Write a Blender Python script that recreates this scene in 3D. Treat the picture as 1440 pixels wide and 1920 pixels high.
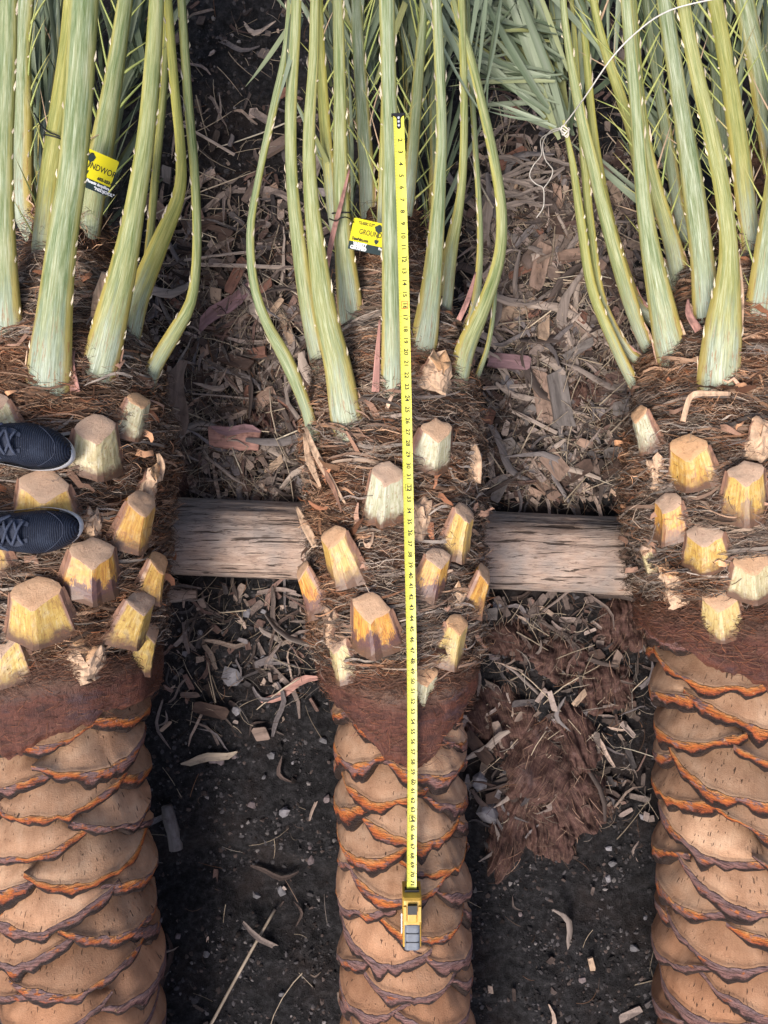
import bpy, math, random
import numpy as np
from mathutils import Vector, Matrix, Quaternion

for o in list(bpy.data.objects): bpy.data.objects.remove(o)
SC = bpy.context.scene
COL = SC.collection
R = math.radians
rng = np.random.default_rng(11)
random.seed(11)

# ------------------------------------------------------------ camera, sky, sun, exposure
CAM_H = 2.32
FPX = 1440.0
cd = bpy.data.cameras.new('camera'); cam = bpy.data.objects.new('camera', cd); COL.objects.link(cam)
cam.location = (0, 0, CAM_H); cam.rotation_euler = (0, 0, 0)
cd.sensor_fit = 'HORIZONTAL'; cd.sensor_width = 36.0; cd.lens = 36.0
cd.clip_start = 0.05; cd.clip_end = 300
SC.camera = cam
SUN = Vector((-0.30, -0.42, 0.86)).normalized()
w = bpy.data.worlds.new('World'); SC.world = w; w.use_nodes = True
wn = w.node_tree; bg = wn.nodes['Background']
sky = wn.nodes.new('ShaderNodeTexSky'); sky.sky_type = 'NISHITA'; sky.sun_disc = False
sky.sun_elevation = math.asin(SUN.z); sky.sun_rotation = math.atan2(SUN.x, SUN.y)
sky.air_density = 0.7; sky.dust_density = 4.0; sky.ozone_density = 0.4
wn.links.new(sky.outputs[0], bg.inputs[0]); bg.inputs[1].default_value = 0.12
sl = bpy.data.lights.new('sun', 'SUN'); sl.energy = 1.5; sl.angle = R(18); sl.color = (1.0, 0.95, 0.9)
so = bpy.data.objects.new('sun', sl); COL.objects.link(so); so.location = (0, 0, 6)
so.rotation_euler = SUN.to_track_quat('Z', 'Y').to_euler()
SC.view_settings.view_transform = 'Standard'; SC.view_settings.look = 'None'
SC.view_settings.exposure = 1.08; SC.view_settings.gamma = 1.0

# ------------------------------------------------------------ helpers
def P(u, v, d): return np.array([(u - 720) / FPX * d, -(v - 960) / FPX * d, CAM_H - d])
def clamp01(x): return np.clip(x, 0, 1)
def sstep(a, b, x):
    t = clamp01((np.asarray(x, float) - a) / (b - a)); return t * t * (3 - 2 * t)
def _h(i, j, k, s):
    n = (i * 374761393 + j * 668265263 + k * 2147483647 + s * 1274126177) & 0xffffffff
    n = ((n ^ (n >> 13)) * 1274126177) & 0xffffffff
    n = ((n ^ (n >> 15)) * 2246822519) & 0xffffffff
    return ((n ^ (n >> 16)) & 0xffff) / 65535.0
def vn(x, y, z=0.0, s=0):
    x, y, z = np.broadcast_arrays(np.asarray(x, float), np.asarray(y, float), np.asarray(z, float))
    xi, yi, zi = (np.floor(a).astype(np.int64) for a in (x, y, z))
    fx, fy, fz = x - xi, y - yi, z - zi
    fx, fy, fz = (f * f * (3 - 2 * f) for f in (fx, fy, fz))
    r = 0
    for a in (0, 1):
        for b in (0, 1):
            for c in (0, 1):
                r = r + _h(xi + a, yi + b, zi + c, s) * (fx if a else 1 - fx) * (fy if b else 1 - fy) * (fz if c else 1 - fz)
    return r * 2 - 1
def fbm(x, y, z=0.0, s=0, o=4):
    r = 0; a = 0.5
    for k in range(o):
        r = r + a * vn(np.asarray(x) * 2**k, np.asarray(y) * 2**k, np.asarray(z) * 2**k, s + k); a *= 0.5
    return r
def nrm(a): return a / np.maximum(np.linalg.norm(a, axis=-1, keepdims=True), 1e-9)

def mesh(name, V, F, mats=(), attrs=None, smooth=True):
    """F: list of arrays (n,3)/(n,4)"""
    if not isinstance(F, (list, tuple)): F = [F]
    F = [np.asarray(f, np.int32) for f in F if len(f)]
    me = bpy.data.meshes.new(name)
    V = np.asarray(V, np.float32).reshape(-1, 3)
    me.vertices.add(len(V)); me.vertices.foreach_set('co', V.ravel())
    idx = np.concatenate([f.ravel() for f in F]); tot = np.concatenate([np.full(len(f), f.shape[1], np.int32) for f in F])
    st = np.concatenate([[0], np.cumsum(tot)[:-1]]).astype(np.int32)
    me.loops.add(len(idx)); me.loops.foreach_set('vertex_index', idx)
    me.polygons.add(len(tot)); me.polygons.foreach_set('loop_start', st); me.polygons.foreach_set('loop_total', tot)
    me.polygons.foreach_set('use_smooth', np.full(len(tot), smooth))
    for k, a in (attrs or {}).items():
        a = np.asarray(a, np.float32)
        if a.ndim == 1:
            at = me.attributes.new(k, 'FLOAT', 'POINT'); at.data.foreach_set('value', a)
        elif a.shape[1] == 3:
            at = me.attributes.new(k, 'FLOAT_VECTOR', 'POINT'); at.data.foreach_set('vector', a.ravel())
        else:
            at = me.attributes.new(k, 'FLOAT_COLOR', 'POINT'); at.data.foreach_set('color', a.ravel())
    me.update(calc_edges=True); me.validate()
    for m in (mats if isinstance(mats, (list, tuple)) else [mats]): me.materials.append(m)
    return me
def link(name, me, parent=None):
    o = bpy.data.objects.new(name, me); COL.objects.link(o)
    if parent is not None: o.parent = parent
    return o
def tag(o, label=None, cat=None, group=None, kind=None):
    if label: o['label'] = label
    if cat: o['category'] = cat
    if group: o['group'] = group
    if kind: o['kind'] = kind
    return o
def empty(name, loc):
    o = bpy.data.objects.new(name, None); COL.objects.link(o); o.location = Vector(loc); o.empty_display_size = .1
    return o
def gridF(nu, nv, cu=False):
    i, j = np.meshgrid(np.arange(nu if cu else nu - 1), np.arange(nv - 1), indexing='ij')
    i2 = (i + 1) % nu
    return np.stack([i * nv + j, i2 * nv + j, i2 * nv + j + 1, i * nv + j + 1], -1).reshape(-1, 4)
def crom(pts, n):
    p = np.asarray(pts, float); p = np.vstack([2 * p[0] - p[1], p, 2 * p[-1] - p[-2]])
    seg = np.linalg.norm(np.diff(p[1:-1, :3], axis=0), axis=1); cum = np.concatenate([[0], np.cumsum(seg)])
    s = np.linspace(0, cum[-1] * .99999, n); k = np.clip(np.searchsorted(cum, s, 'right') - 1, 0, len(seg) - 1)
    t = ((s - cum[k]) / np.maximum(seg[k], 1e-9))[:, None]
    a, b, c, d = p[k], p[k + 1], p[k + 2], p[k + 3]
    return .5 * ((2 * b) + (c - a) * t + (2 * a - 5 * b + 4 * c - d) * t**2 + (3 * b - a - 3 * c + d) * t**3)
def tube(path, rad, ns=8, N0=None, flat=1.0, caps=True):
    path = np.asarray(path, float); n = len(path); rad = np.broadcast_to(rad, (n,))
    T = nrm(np.gradient(path, axis=0))
    ref = np.array([0, 0, 1.0]) if N0 is None else np.asarray(N0, float)
    B = nrm(np.cross(T, ref + np.array([1e-3, 2e-3, 0]))); N = np.cross(B, T)
    a = np.linspace(0, 2 * np.pi, ns, endpoint=False)
    V = path[:, None] + rad[:, None, None] * (np.cos(a)[None, :, None] * B[:, None] + flat * np.sin(a)[None, :, None] * N[:, None])
    F = gridF(ns, n, True); V = V.transpose(1, 0, 2).reshape(-1, 3)
    Fs = [F]
    if caps:
        k = len(V); V = np.vstack([V, path[0], path[-1]])
        i = np.arange(ns); j = (i + 1) % ns
        Fs.append(np.stack([np.full(ns, k), j * n, i * n], -1)); Fs.append(np.stack([np.full(ns, k + 1), i * n + n - 1, j * n + n - 1], -1))
    return V, Fs
class Acc:
    """collects pieces into one mesh"""
    def __init__(s): s.V = []; s.F3 = []; s.F4 = []; s.C = []; s.n = 0
    def add(s, V, Fs, col=None):
        V = np.asarray(V).reshape(-1, 3)
        for f in (Fs if isinstance(Fs, (list, tuple)) else [Fs]):
            f = np.asarray(f)
            if len(f): (s.F3 if f.shape[1] == 3 else s.F4).append(f + s.n)
        s.V.append(V); s.n += len(V)
        if col is not None:
            c = np.asarray(col, float)
            if c.ndim == 1: c = np.tile(c, (len(V), 1))
            s.C.append(np.hstack([c[:, :3], np.ones((len(V), 1))]))
    def build(s, name, mats, off=(0, 0, 0), smooth=True):
        Fs = [np.vstack(x) for x in (s.F3, s.F4) if x]
        return mesh(name, np.vstack(s.V) - np.asarray(off), Fs, mats, {'col': np.vstack(s.C)} if s.C else None, smooth)
def ribbons(C, W, Nrm):
    """C (n,k,3) centre lines, W (n,k) half widths, Nrm (n,3) or (n,k,3) facing -> V, F, piece id"""
    n, k, _ = C.shape
    T = nrm(np.gradient(C, axis=1))
    if Nrm.ndim == 2: Nrm = Nrm[:, None, :]
    B = nrm(np.cross(T, np.broadcast_to(Nrm, C.shape)))
    V = np.stack([C - B * W[..., None], C + B * W[..., None]], 2)      # n,k,2,3
    b = (np.arange(n) * k * 2)[:, None]; j = np.arange(k - 1)[None]
    F = np.stack([b + j * 2, b + j * 2 + 1, b + j * 2 + 3, b + j * 2 + 2], -1).reshape(-1, 4)
    return V.reshape(-1, 3), F, np.repeat(np.arange(n), k * 2)
def box(cx, cy, cz, sx, sy, sz):
    V = np.array([[x, y, z] for x in (-1, 1) for y in (-1, 1) for z in (-1, 1)], float) * [sx / 2, sy / 2, sz / 2] + [cx, cy, cz]
    F = np.array([[0, 1, 3, 2], [4, 6, 7, 5], [0, 4, 5, 1], [2, 3, 7, 6], [0, 2, 6, 4], [1, 5, 7, 3]])
    return V, F

# ------------------------------------------------------------ materials
class G:
    def __init__(s, name):
        s.m = bpy.data.materials.new(name); s.m.use_nodes = True; s.t = s.m.node_tree
        s.b = s.t.nodes['Principled BSDF']
    def n(s, typ, ins=None, out=0, **pr):
        nd = s.t.nodes.new('ShaderNode' + typ)
        for k, v in pr.items(): setattr(nd, k, v)
        for k, v in (ins or {}).items(): s.set(nd.inputs[k], v)
        nd_out = nd.outputs[out]
        return nd_out
    def set(s, sock, v):
        if isinstance(v, bpy.types.NodeSocket): s.t.links.new(v, sock)
        else:
            try: sock.default_value = v
            except Exception: sock.default_value = (*v, 1)
    def ob(s): return s.n('TexCoord', out=3)
    def attr(s, a, out=1, typ='GEOMETRY'): return s.n('Attribute', out=out, attribute_name=a, attribute_type=typ)
    def prop(s, a): return s.attr(a, 2, 'OBJECT')
    def rnd(s): return s.n('ObjectInfo', out=5)
    def noise(s, vec, sc, det=4, rough=.6, out=0, dist=0): return s.n('TexNoise', {'Vector': vec, 'Scale': sc, 'Detail': det, 'Roughness': rough, 'Distortion': dist}, out)
    def map(s, vec, scale=(1, 1, 1), loc=(0, 0, 0)): return s.n('Mapping', {'Vector': vec, 'Scale': scale, 'Location': loc})
    def math(s, op, a, b=0.0, c=0.0, clamp=False):
        nd = s.t.nodes.new('ShaderNodeMath'); nd.operation = op; nd.use_clamp = clamp
        for i, v in enumerate((a, b, c)): s.set(nd.inputs[i], v)
        return nd.outputs[0]
    def vadd(s, a, b): return s.n('VectorMath', {0: a, 1: b}, operation='ADD')
    def ramp(s, f, stops, interp='LINEAR'):
        nd = s.t.nodes.new('ShaderNodeValToRGB'); cr = nd.color_ramp; cr.interpolation = interp
        while len(cr.elements) < len(stops): cr.elements.new(.5)
        for e, (p, c) in zip(cr.elements, stops):
            e.position = p; e.color = (*c, 1) if not np.isscalar(c) else (c, c, c, 1)
        s.set(nd.inputs[0], f); return nd.outputs[0]
    def mix(s, f, a, b, bt='MIX'):
        nd = s.t.nodes.new('ShaderNodeMix'); nd.data_type = 'RGBA'; nd.blend_type = bt
        s.set(nd.inputs[0], f); s.set(nd.inputs[6], a); s.set(nd.inputs[7], b); return nd.outputs[2]
    def sm(s, x, a, b): return s.n('MapRange', {0: x, 1: a, 2: b, 3: 0.0, 4: 1.0}, interpolation_type='SMOOTHSTEP')
    def hsv(s, c, h=.5, sa=1., v=1.): return s.n('HueSaturation', {'Hue': h, 'Saturation': sa, 'Value': v, 'Color': c})
    def done(s, col, rough=.7, bump=None, dist=.002, strength=.6, spec=.3, **kw):
        s.set(s.b.inputs['Base Color'], col); s.set(s.b.inputs['Roughness'], rough); s.set(s.b.inputs['Specular IOR Level'], spec)
        if bump is not None:
            s.set(s.b.inputs['Normal'], s.n('Bump', {'Height': bump, 'Distance': dist, 'Strength': strength}))
        for k, v in kw.items(): s.set(s.b.inputs[k.replace('_', ' ')], v)
        return s.m
def plain(name, col, rough=.6, spec=.3, metallic=0.0, var=.15, scale=60, bump=.3):
    g = G(name); n = g.noise(g.ob(), scale, 5)
    c = g.hsv(col, v=g.n('MapRange', {0: n, 1: .3, 2: .7, 3: 1 - var, 4: 1 + var}))
    return g.done(c, rough, n, .001, bump, spec, Metallic=metallic)

def m_scale():
    g = G('trunk_scale'); a = g.attr('uvw'); r = g.rnd()
    a2 = g.vadd(a, g.n('CombineXYZ', {0: g.math('MULTIPLY', r, 7.), 1: g.math('MULTIPLY', r, 3.1), 2: 0.0}))
    sep = g.n('SeparateXYZ', {0: a}, 2)
    flat = g.map(a2, (1, 1, 0))
    n1 = g.noise(flat, 16, 5, .65); n2 = g.noise(flat, 300, 4, .7); streak = g.noise(g.map(flat, (300, 34, 0)), 1, 4, .7)
    slit = g.math('MULTIPLY', g.sm(g.noise(g.map(flat, (210, 52, 0)), 1, 1, .5), .665, .70), g.sm(g.noise(flat, 11, 2), .42, .58))
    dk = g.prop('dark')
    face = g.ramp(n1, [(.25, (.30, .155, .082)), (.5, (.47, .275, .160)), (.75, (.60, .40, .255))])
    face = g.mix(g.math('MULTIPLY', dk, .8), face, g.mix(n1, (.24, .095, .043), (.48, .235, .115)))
    face = g.mix(g.math('MULTIPLY', g.sm(streak, .45, .8), .38), face, (.17, .085, .042))
    face = g.mix(g.math('MULTIPLY', g.sm(g.noise(flat, 46, 4, .7), .58, .72), .35), face, (.20, .085, .045))
    face = g.mix(g.math('MULTIPLY', slit, .85), face, (.04, .02, .012))
    face = g.hsv(face, v=g.math('ADD', .74, g.math('MULTIPLY', r, .46)))
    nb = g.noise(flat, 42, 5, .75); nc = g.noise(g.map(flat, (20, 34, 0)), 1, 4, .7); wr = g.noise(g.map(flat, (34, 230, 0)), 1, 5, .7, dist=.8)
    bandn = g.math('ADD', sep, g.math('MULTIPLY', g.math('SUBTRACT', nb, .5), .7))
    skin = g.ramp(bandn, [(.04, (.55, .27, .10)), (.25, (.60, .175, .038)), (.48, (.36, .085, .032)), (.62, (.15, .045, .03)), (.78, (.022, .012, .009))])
    grey = g.mix(wr, (.085, .042, .042), (.34, .225, .215))
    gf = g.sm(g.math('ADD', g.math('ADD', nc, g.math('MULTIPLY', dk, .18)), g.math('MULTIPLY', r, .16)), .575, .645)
    skin = g.mix(g.math('MULTIPLY', gf, g.math('SUBTRACT', 1.05, g.math('MULTIPLY', sep, .6))), skin, grey)
    skin = g.mix(g.math('MULTIPLY', g.sm(g.noise(flat, 70, 4, .7), .66, .72), .8), skin, (.62, .42, .20))
    skin = g.mix(g.math('MULTIPLY', g.sm(wr, .52, .38), .75), skin, (.045, .02, .015))
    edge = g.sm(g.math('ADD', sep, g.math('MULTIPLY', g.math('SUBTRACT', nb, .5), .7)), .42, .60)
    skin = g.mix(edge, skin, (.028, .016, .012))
    mask = g.sm(g.math('ADD', sep, g.math('MULTIPLY', g.math('SUBTRACT', nb, .5), .10)), .02, .05)
    col = g.mix(mask, face, skin)
    bmp = g.math('ADD', g.math('MULTIPLY', n2, .3), g.math('ADD', g.math('MULTIPLY', g.math('ADD', wr, nb), g.math('MULTIPLY', mask, 1.8)), g.math('MULTIPLY', slit, -.9)))
    return g.done(col, g.n('MapRange', {0: mask, 3: .82, 4: .42}), bmp, .006, .9, .35)
def m_cut():
    g = G('cut_tissue'); a = g.ob(); r = g.rnd()
    n1 = g.noise(a, 26, 4); n2 = g.noise(a, 700, 3, .8); n3 = g.noise(a, 130, 3)
    c = g.mix(n1, (.55, .31, .165), (.72, .48, .30))
    c = g.mix(g.math('MULTIPLY', g.sm(n2, .5, .68), .35), c, (.24, .11, .05))
    c = g.mix(g.math('MULTIPLY', g.sm(n3, .58, .7), .35), c, (.30, .12, .055))
    c = g.hsv(c, v=g.math('ADD', .85, g.math('MULTIPLY', r, .3)), sa=g.math('ADD', .8, g.math('MULTIPLY', r, .3)))
    return g.done(c, .85, g.math('ADD', n2, n3), .003, .8, .2)
def m_stub():
    g = G('leaf_base_skin'); a = g.attr('uvw'); r = g.rnd(); hue = g.prop('hue'); dark = g.prop('dark')
    off = g.n('CombineXYZ', {0: g.math('MULTIPLY', r, 3.), 1: g.math('MULTIPLY', r, 9.), 2: 0.0})
    a2 = g.vadd(a, off); X = g.n('SeparateXYZ', {0: a}, 0); L = g.n('SeparateXYZ', {0: a}, 1)
    st = g.noise(g.map(a2, (22, 2.2, 0)), 1, 5, .7); st2 = g.noise(g.map(a2, (60, 4, 0)), 1, 4, .7); blo = g.noise(g.map(a2, (5, 3, 0)), 1, 5, .65)
    green = g.ramp(st, [(.3, (.26, .25, .13)), (.5, (.42, .42, .29)), (.7, (.62, .60, .50))])
    yell = g.ramp(st, [(.32, (.26, .15, .05)), (.45, (.46, .30, .075)), (.58, (.54, .38, .11)), (.7, (.60, .50, .30))])
    oran = g.ramp(st, [(.32, (.24, .075, .025)), (.45, (.48, .19, .035)), (.58, (.58, .30, .05)), (.7, (.60, .42, .16))])
    c = g.mix(g.math('MULTIPLY', hue, 2., clamp=True), green, yell)
    c = g.mix(g.math('MULTIPLY', g.math('SUBTRACT', hue, .5), 2., clamp=True), c, oran)
    c = g.mix(g.math('MULTIPLY', g.sm(blo, .5, .65), .45), c, g.mix(hue, (.46, .45, .32), (.60, .42, .18)))
    edge = g.sm(g.math('ADD', g.math('ABSOLUTE', X), g.math('MULTIPLY', g.math('SUBTRACT', blo, .5), .12)), .43, .49)
    c = g.mix(edge, c, g.mix(st, (.14, .06, .04), (.40, .24, .17)))
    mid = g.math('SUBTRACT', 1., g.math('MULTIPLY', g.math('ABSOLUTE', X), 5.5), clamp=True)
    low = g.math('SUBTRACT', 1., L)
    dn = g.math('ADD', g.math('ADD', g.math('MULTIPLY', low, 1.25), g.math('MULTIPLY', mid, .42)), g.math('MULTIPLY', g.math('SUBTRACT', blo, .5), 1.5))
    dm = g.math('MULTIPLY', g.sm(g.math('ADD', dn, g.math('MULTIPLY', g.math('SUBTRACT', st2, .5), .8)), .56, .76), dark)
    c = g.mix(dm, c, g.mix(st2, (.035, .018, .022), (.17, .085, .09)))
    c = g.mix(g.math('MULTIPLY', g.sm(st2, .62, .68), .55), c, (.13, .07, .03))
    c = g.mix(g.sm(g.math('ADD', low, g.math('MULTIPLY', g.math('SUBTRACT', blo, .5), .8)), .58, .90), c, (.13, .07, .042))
    c = g.mix(g.math('MULTIPLY', g.sm(g.noise(g.map(a2, (12, 12, 0)), 1, 5, .75), .56, .63), .7), c, (.26, .11, .045))
    return g.done(c, .42, g.math('ADD', st, st2), .0010, .4, .4)
def m_stalk():
    g = G('frond_stalk'); a = g.attr('uvw'); r = g.rnd(); yel = g.prop('yellow'); blue = g.prop('blue')
    off = g.n('CombineXYZ', {0: g.math('MULTIPLY', r, 3.), 1: g.math('MULTIPLY', r, 9.), 2: 0.0}); a2 = g.vadd(a, off)
    X = g.n('SeparateXYZ', {0: a}, 0); L = g.n('SeparateXYZ', {0: a}, 1); t = g.n('SeparateXYZ', {0: a}, 2)
    st = g.noise(g.map(a2, (2.6, 6, 0)), 1, 5, .68); st2 = g.noise(g.map(a2, (16, 13, 0)), 1, 6, .75); fl = g.noise(g.map(a2, (40, 55, 0)), 1, 2, .6)
    gr = g.ramp(st, [(.3, (.085, .13, .03)), (.5, (.155, .205, .07)), (.72, (.25, .29, .14))])
    ye = g.ramp(st, [(.3, (.20, .20, .025)), (.55, (.34, .31, .045)), (.75, (.44, .39, .11))])
    bl = g.ramp(st2, [(.28, (.19, .235, .155)), (.5, (.35, .40, .32)), (.75, (.56, .60, .53))])
    c = g.mix(g.math('ADD', g.math('MULTIPLY', yel, 1.), g.math('MULTIPLY', g.math('SUBTRACT', st, .5), 2.2), clamp=True), gr, ye)
    lowb = g.sm(g.math('ADD', L, g.math('MULTIPLY', g.math('SUBTRACT', st, .5), .30)), .44, .16)
    c = g.mix(g.math('MULTIPLY', g.math('MAXIMUM', g.math('MULTIPLY', lowb, .85), g.math('MULTIPLY', blue, g.sm(g.math('ADD', g.math('MULTIPLY', st2, .5), g.math('MULTIPLY', st, .5)), .36, .66))), .9), c, bl)
    c = g.hsv(c, v=g.n('MapRange', {0: st2, 1: .3, 2: .7, 3: .66, 4: 1.28}))
    edge = g.math('MULTIPLY', g.sm(g.math('ADD', g.math('ABSOLUTE', X), g.math('MULTIPLY', g.math('SUBTRACT', st, .5), .5)), .62, .95), g.sm(L, .62, .12))
    c = g.mix(g.math('MULTIPLY', edge, .8), c, g.mix(st2, (.36, .17, .035), (.56, .38, .12)))
    yedge = g.sm(g.math('ADD', g.math('ABSOLUTE', X), g.math('MULTIPLY', g.math('SUBTRACT', st, .5), .8)), .60, .95)
    c = g.mix(g.math('MULTIPLY', yedge, .55), c, g.mix(st2, (.30, .27, .03), (.46, .38, .09)))
    wear = g.math('MULTIPLY', g.sm(g.noise(g.map(a2, (7, 15, 0)), 1, 6, .78), .545, .61), g.sm(L, .46, .14))
    c = g.mix(g.math('MULTIPLY', wear, .9), c, g.mix(st2, (.10, .045, .02), (.42, .20, .07)))
    c = g.mix(g.math('MULTIPLY', g.sm(fl, .70, .75), .5), c, (.07, .065, .03))
    c = g.mix(g.math('MULTIPLY', g.sm(fl, .30, .24), .35), c, (.55, .55, .45))
    rib = g.noise(g.map(a2, (18, .8, 0)), 1, 3, .6)
    return g.done(c, .52, g.math('ADD', rib, g.math('MULTIPLY', st2, .5)), .0014, .45, .35)
def m_leaf():
    g = G('leaflet_green'); r = g.rnd(); a = g.attr('uvw'); st = g.noise(g.map(a, (40, 1.5, 0)), 1, 4)
    c = g.mix(g.sm(r, .0, .9), (.085, .115, .065), (.215, .255, .17)); c = g.mix(g.sm(r, .84, 1.0), c, (.24, .25, .09))
    c = g.hsv(c, v=g.n('MapRange', {0: st, 1: .3, 2: .7, 3: .75, 4: 1.2}))
    return g.done(c, .5, st, .0008, .3, .35)
def m_spine():
    g = G('spine_green'); r = g.rnd(); t = g.n('SeparateXYZ', {0: g.attr('uvw')}, 1)
    c = g.mix(r, (.26, .32, .10), (.42, .42, .13)); c = g.mix(g.sm(t, .55, 1.0), c, (.46, .38, .16))
    c = g.mix(g.sm(r, .88, .9), c, (.40, .28, .18))
    return g.done(c, .5, spec=.3)
def m_col(name, rough=.8, bs=300, var=.25, spec=.2, bd=.001):
    g = G(name); a = g.n('Attribute', attribute_name='col'); n = g.noise(g.ob(), bs, 4, .7)
    return g.done(g.hsv(a, v=g.n('MapRange', {0: n, 1: .25, 2: .75, 3: 1 - var, 4: 1 + var})), rough, n, bd, .5, spec)
def m_core():
    g = G('fibre_core'); a = g.ob(); n = g.noise(g.map(a, (30, 90, 30)), 1, 5, .7); n2 = g.noise(a, 7, 3)
    c = g.ramp(n, [(.3, (.015, .009, .006)), (.5, (.05, .029, .019)), (.7, (.13, .082, .056))])
    c = g.mix(g.math('MULTIPLY', g.sm(n2, .45, .65), .5), c, (.14, .055, .025))
    return g.done(c, .9, n, .004, .9, .15)
def m_collar():
    g = G('fibre_cloth'); a = g.attr('uvw'); n1 = g.noise(g.map(a, (9, 16, 1)), 1, 6, .7); f1 = g.noise(g.map(a, (240, 40, 0)), 1, 5, .75, dist=1.6); f2 = g.noise(g.map(a, (60, 300, 0)), 1, 5, .75, dist=1.5)
    c = g.ramp(n1, [(.3, (.022, .008, .006)), (.43, (.06, .018, .011)), (.53, (.115, .036, .020)), (.62, (.06, .024, .022)), (.72, (.09, .05, .055))])
    f = g.math('ADD', f1, g.math('MULTIPLY', f2, .5))
    c = g.mix(g.math('MULTIPLY', g.sm(f, .70, 1.05), .6), c, g.mix(n1, (.19, .070, .036), (.21, .105, .08)))
    c = g.mix(g.math('MULTIPLY', g.sm(f, .75, .5), .55), c, (.04, .016, .012))
    top = g.sm(g.math('ADD', g.n('SeparateXYZ', {0: a}, 2), g.math('MULTIPLY', g.math('SUBTRACT', n1, .5), .5)), .55, .9)
    c = g.mix(g.math('MULTIPLY', top, .8), c, g.mix(f1, (.10, .055, .035), (.26, .17, .115)))
    return g.done(c, .55, g.math('ADD', f, n1), .004, .9, .35)
def m_sheet():
    g = G('ground_fibre_cloth'); a = g.attr('uvw'); n1 = g.noise(g.map(a, (16, 16, 1)), 1, 6, .7); f1 = g.noise(g.map(a, (420, 22, 0)), 1, 4, .75, dist=.6); f2 = g.noise(g.map(a, (40, 300, 0)), 1, 4, .7, dist=.8)
    c = g.ramp(n1, [(.3, (.012, .007, .007)), (.43, (.042, .020, .017)), (.57, (.09, .045, .038)), (.72, (.14, .095, .09))])
    f = g.math('ADD', f1, g.math('MULTIPLY', f2, .5))
    c = g.mix(g.sm(f, .68, 1.05), c, g.mix(n1, (.13, .075, .05), (.22, .145, .115)))
    c = g.mix(g.math('MULTIPLY', g.sm(f, .75, .5), .6), c, (.02, .010, .009))
    return g.done(c, .75, f, .0035, .9, .2)
def m_soil():
    g = G('soil'); a = g.ob(); n1 = g.noise(a, 3.2, 5, .6); n2 = g.noise(a, 45, 6, .75); n3 = g.noise(a, 240, 5, .8)
    c = g.ramp(n2, [(.28, (.006, .006, .006)), (.48, (.020, .019, .020)), (.66, (.048, .046, .048)), (.8, (.10, .095, .095))])
    c = g.mix(g.math('MULTIPLY', g.sm(n1, .45, .65), .5), c, g.mix(n3, (.02, .013, .011), (.06, .042, .036)))
    c = g.mix(g.math('MULTIPLY', g.sm(n3, .62, .75), .6), c, (.15, .135, .13))
    return g.done(c, .95, g.math('ADD', n2, g.math('MULTIPLY', n3, .6)), .012, 1., .15)
def m_debris(name, stops, gs=(60, 6, 60)):
    g = G(name); a = g.ob(); r = g.rnd(); n = g.noise(g.map(g.vadd(a, g.n('CombineXYZ', {0: r, 1: g.math('MULTIPLY', r, 5.)})), gs), 1, 5, .7)
    n2 = g.noise(a, 25, 3)
    c = g.ramp(g.prop('tone'), stops)
    c = g.hsv(c, v=g.n('MapRange', {0: n, 1: .25, 2: .75, 3: .5, 4: 1.5}))
    c = g.mix(g.math('MULTIPLY', g.sm(n2, .55, .7), .5), c, (.045, .03, .025))
    return g.done(c, .8, n, .002, .7, .2)
def m_beam():
    g = G('weathered_wood'); a = g.ob(); n1 = g.noise(g.map(a, (9, 48, 48)), 1, 7, .72, dist=.9); n2 = g.noise(a, 5, 4); n3 = g.noise(g.map(a, (26, 150, 150)), 1, 5, .75, dist=.5)
    cr = g.sm(g.noise(g.map(a, (4, 75, 75)), 1, 5, .65, dist=.8), .575, .61)
    c = g.ramp(n1, [(.28, (.20, .135, .103)), (.5, (.43, .31, .24)), (.72, (.58, .45, .36))])
    c = g.mix(g.sm(n2, .42, .66), c, g.mix(n1, (.17, .14, .125), (.42, .36, .32)))
    c = g.mix(g.math('MULTIPLY', cr, .85), c, (.03, .02, .016))
    c = g.mix(g.math('MULTIPLY', g.sm(n3, .54, .66), .75), c, (.075, .05, .04))
    return g.done(c, .85, g.math('SUBTRACT', g.math('ADD', n1, n3), g.math('MULTIPLY', cr, 1.6)), .006, .8, .2)
def m_knit():
    g = G('navy_knit'); a = g.ob(); wv = g.n('TexWave', {'Vector': a, 'Scale': 75., 'Distortion': 2.5, 'Detail': 2.}, out=1, bands_direction='X')
    n = g.noise(a, 300, 4); n2 = g.noise(a, 16, 4)
    c = g.mix(wv, (.004, .006, .013), (.011, .017, .034)); c = g.mix(g.math('MULTIPLY', g.sm(n2, .48, .7), .5), c, (.026, .036, .06))
    c = g.mix(g.math('MULTIPLY', g.sm(n, .6, .75), .5), c, (.10, .11, .13))
    return g.done(c, .75, g.math('ADD', wv, n), .0012, .7, .25)
def m_twine(): return plain('twine', (.62, .58, .52), .8, var=.25, scale=400)

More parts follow.
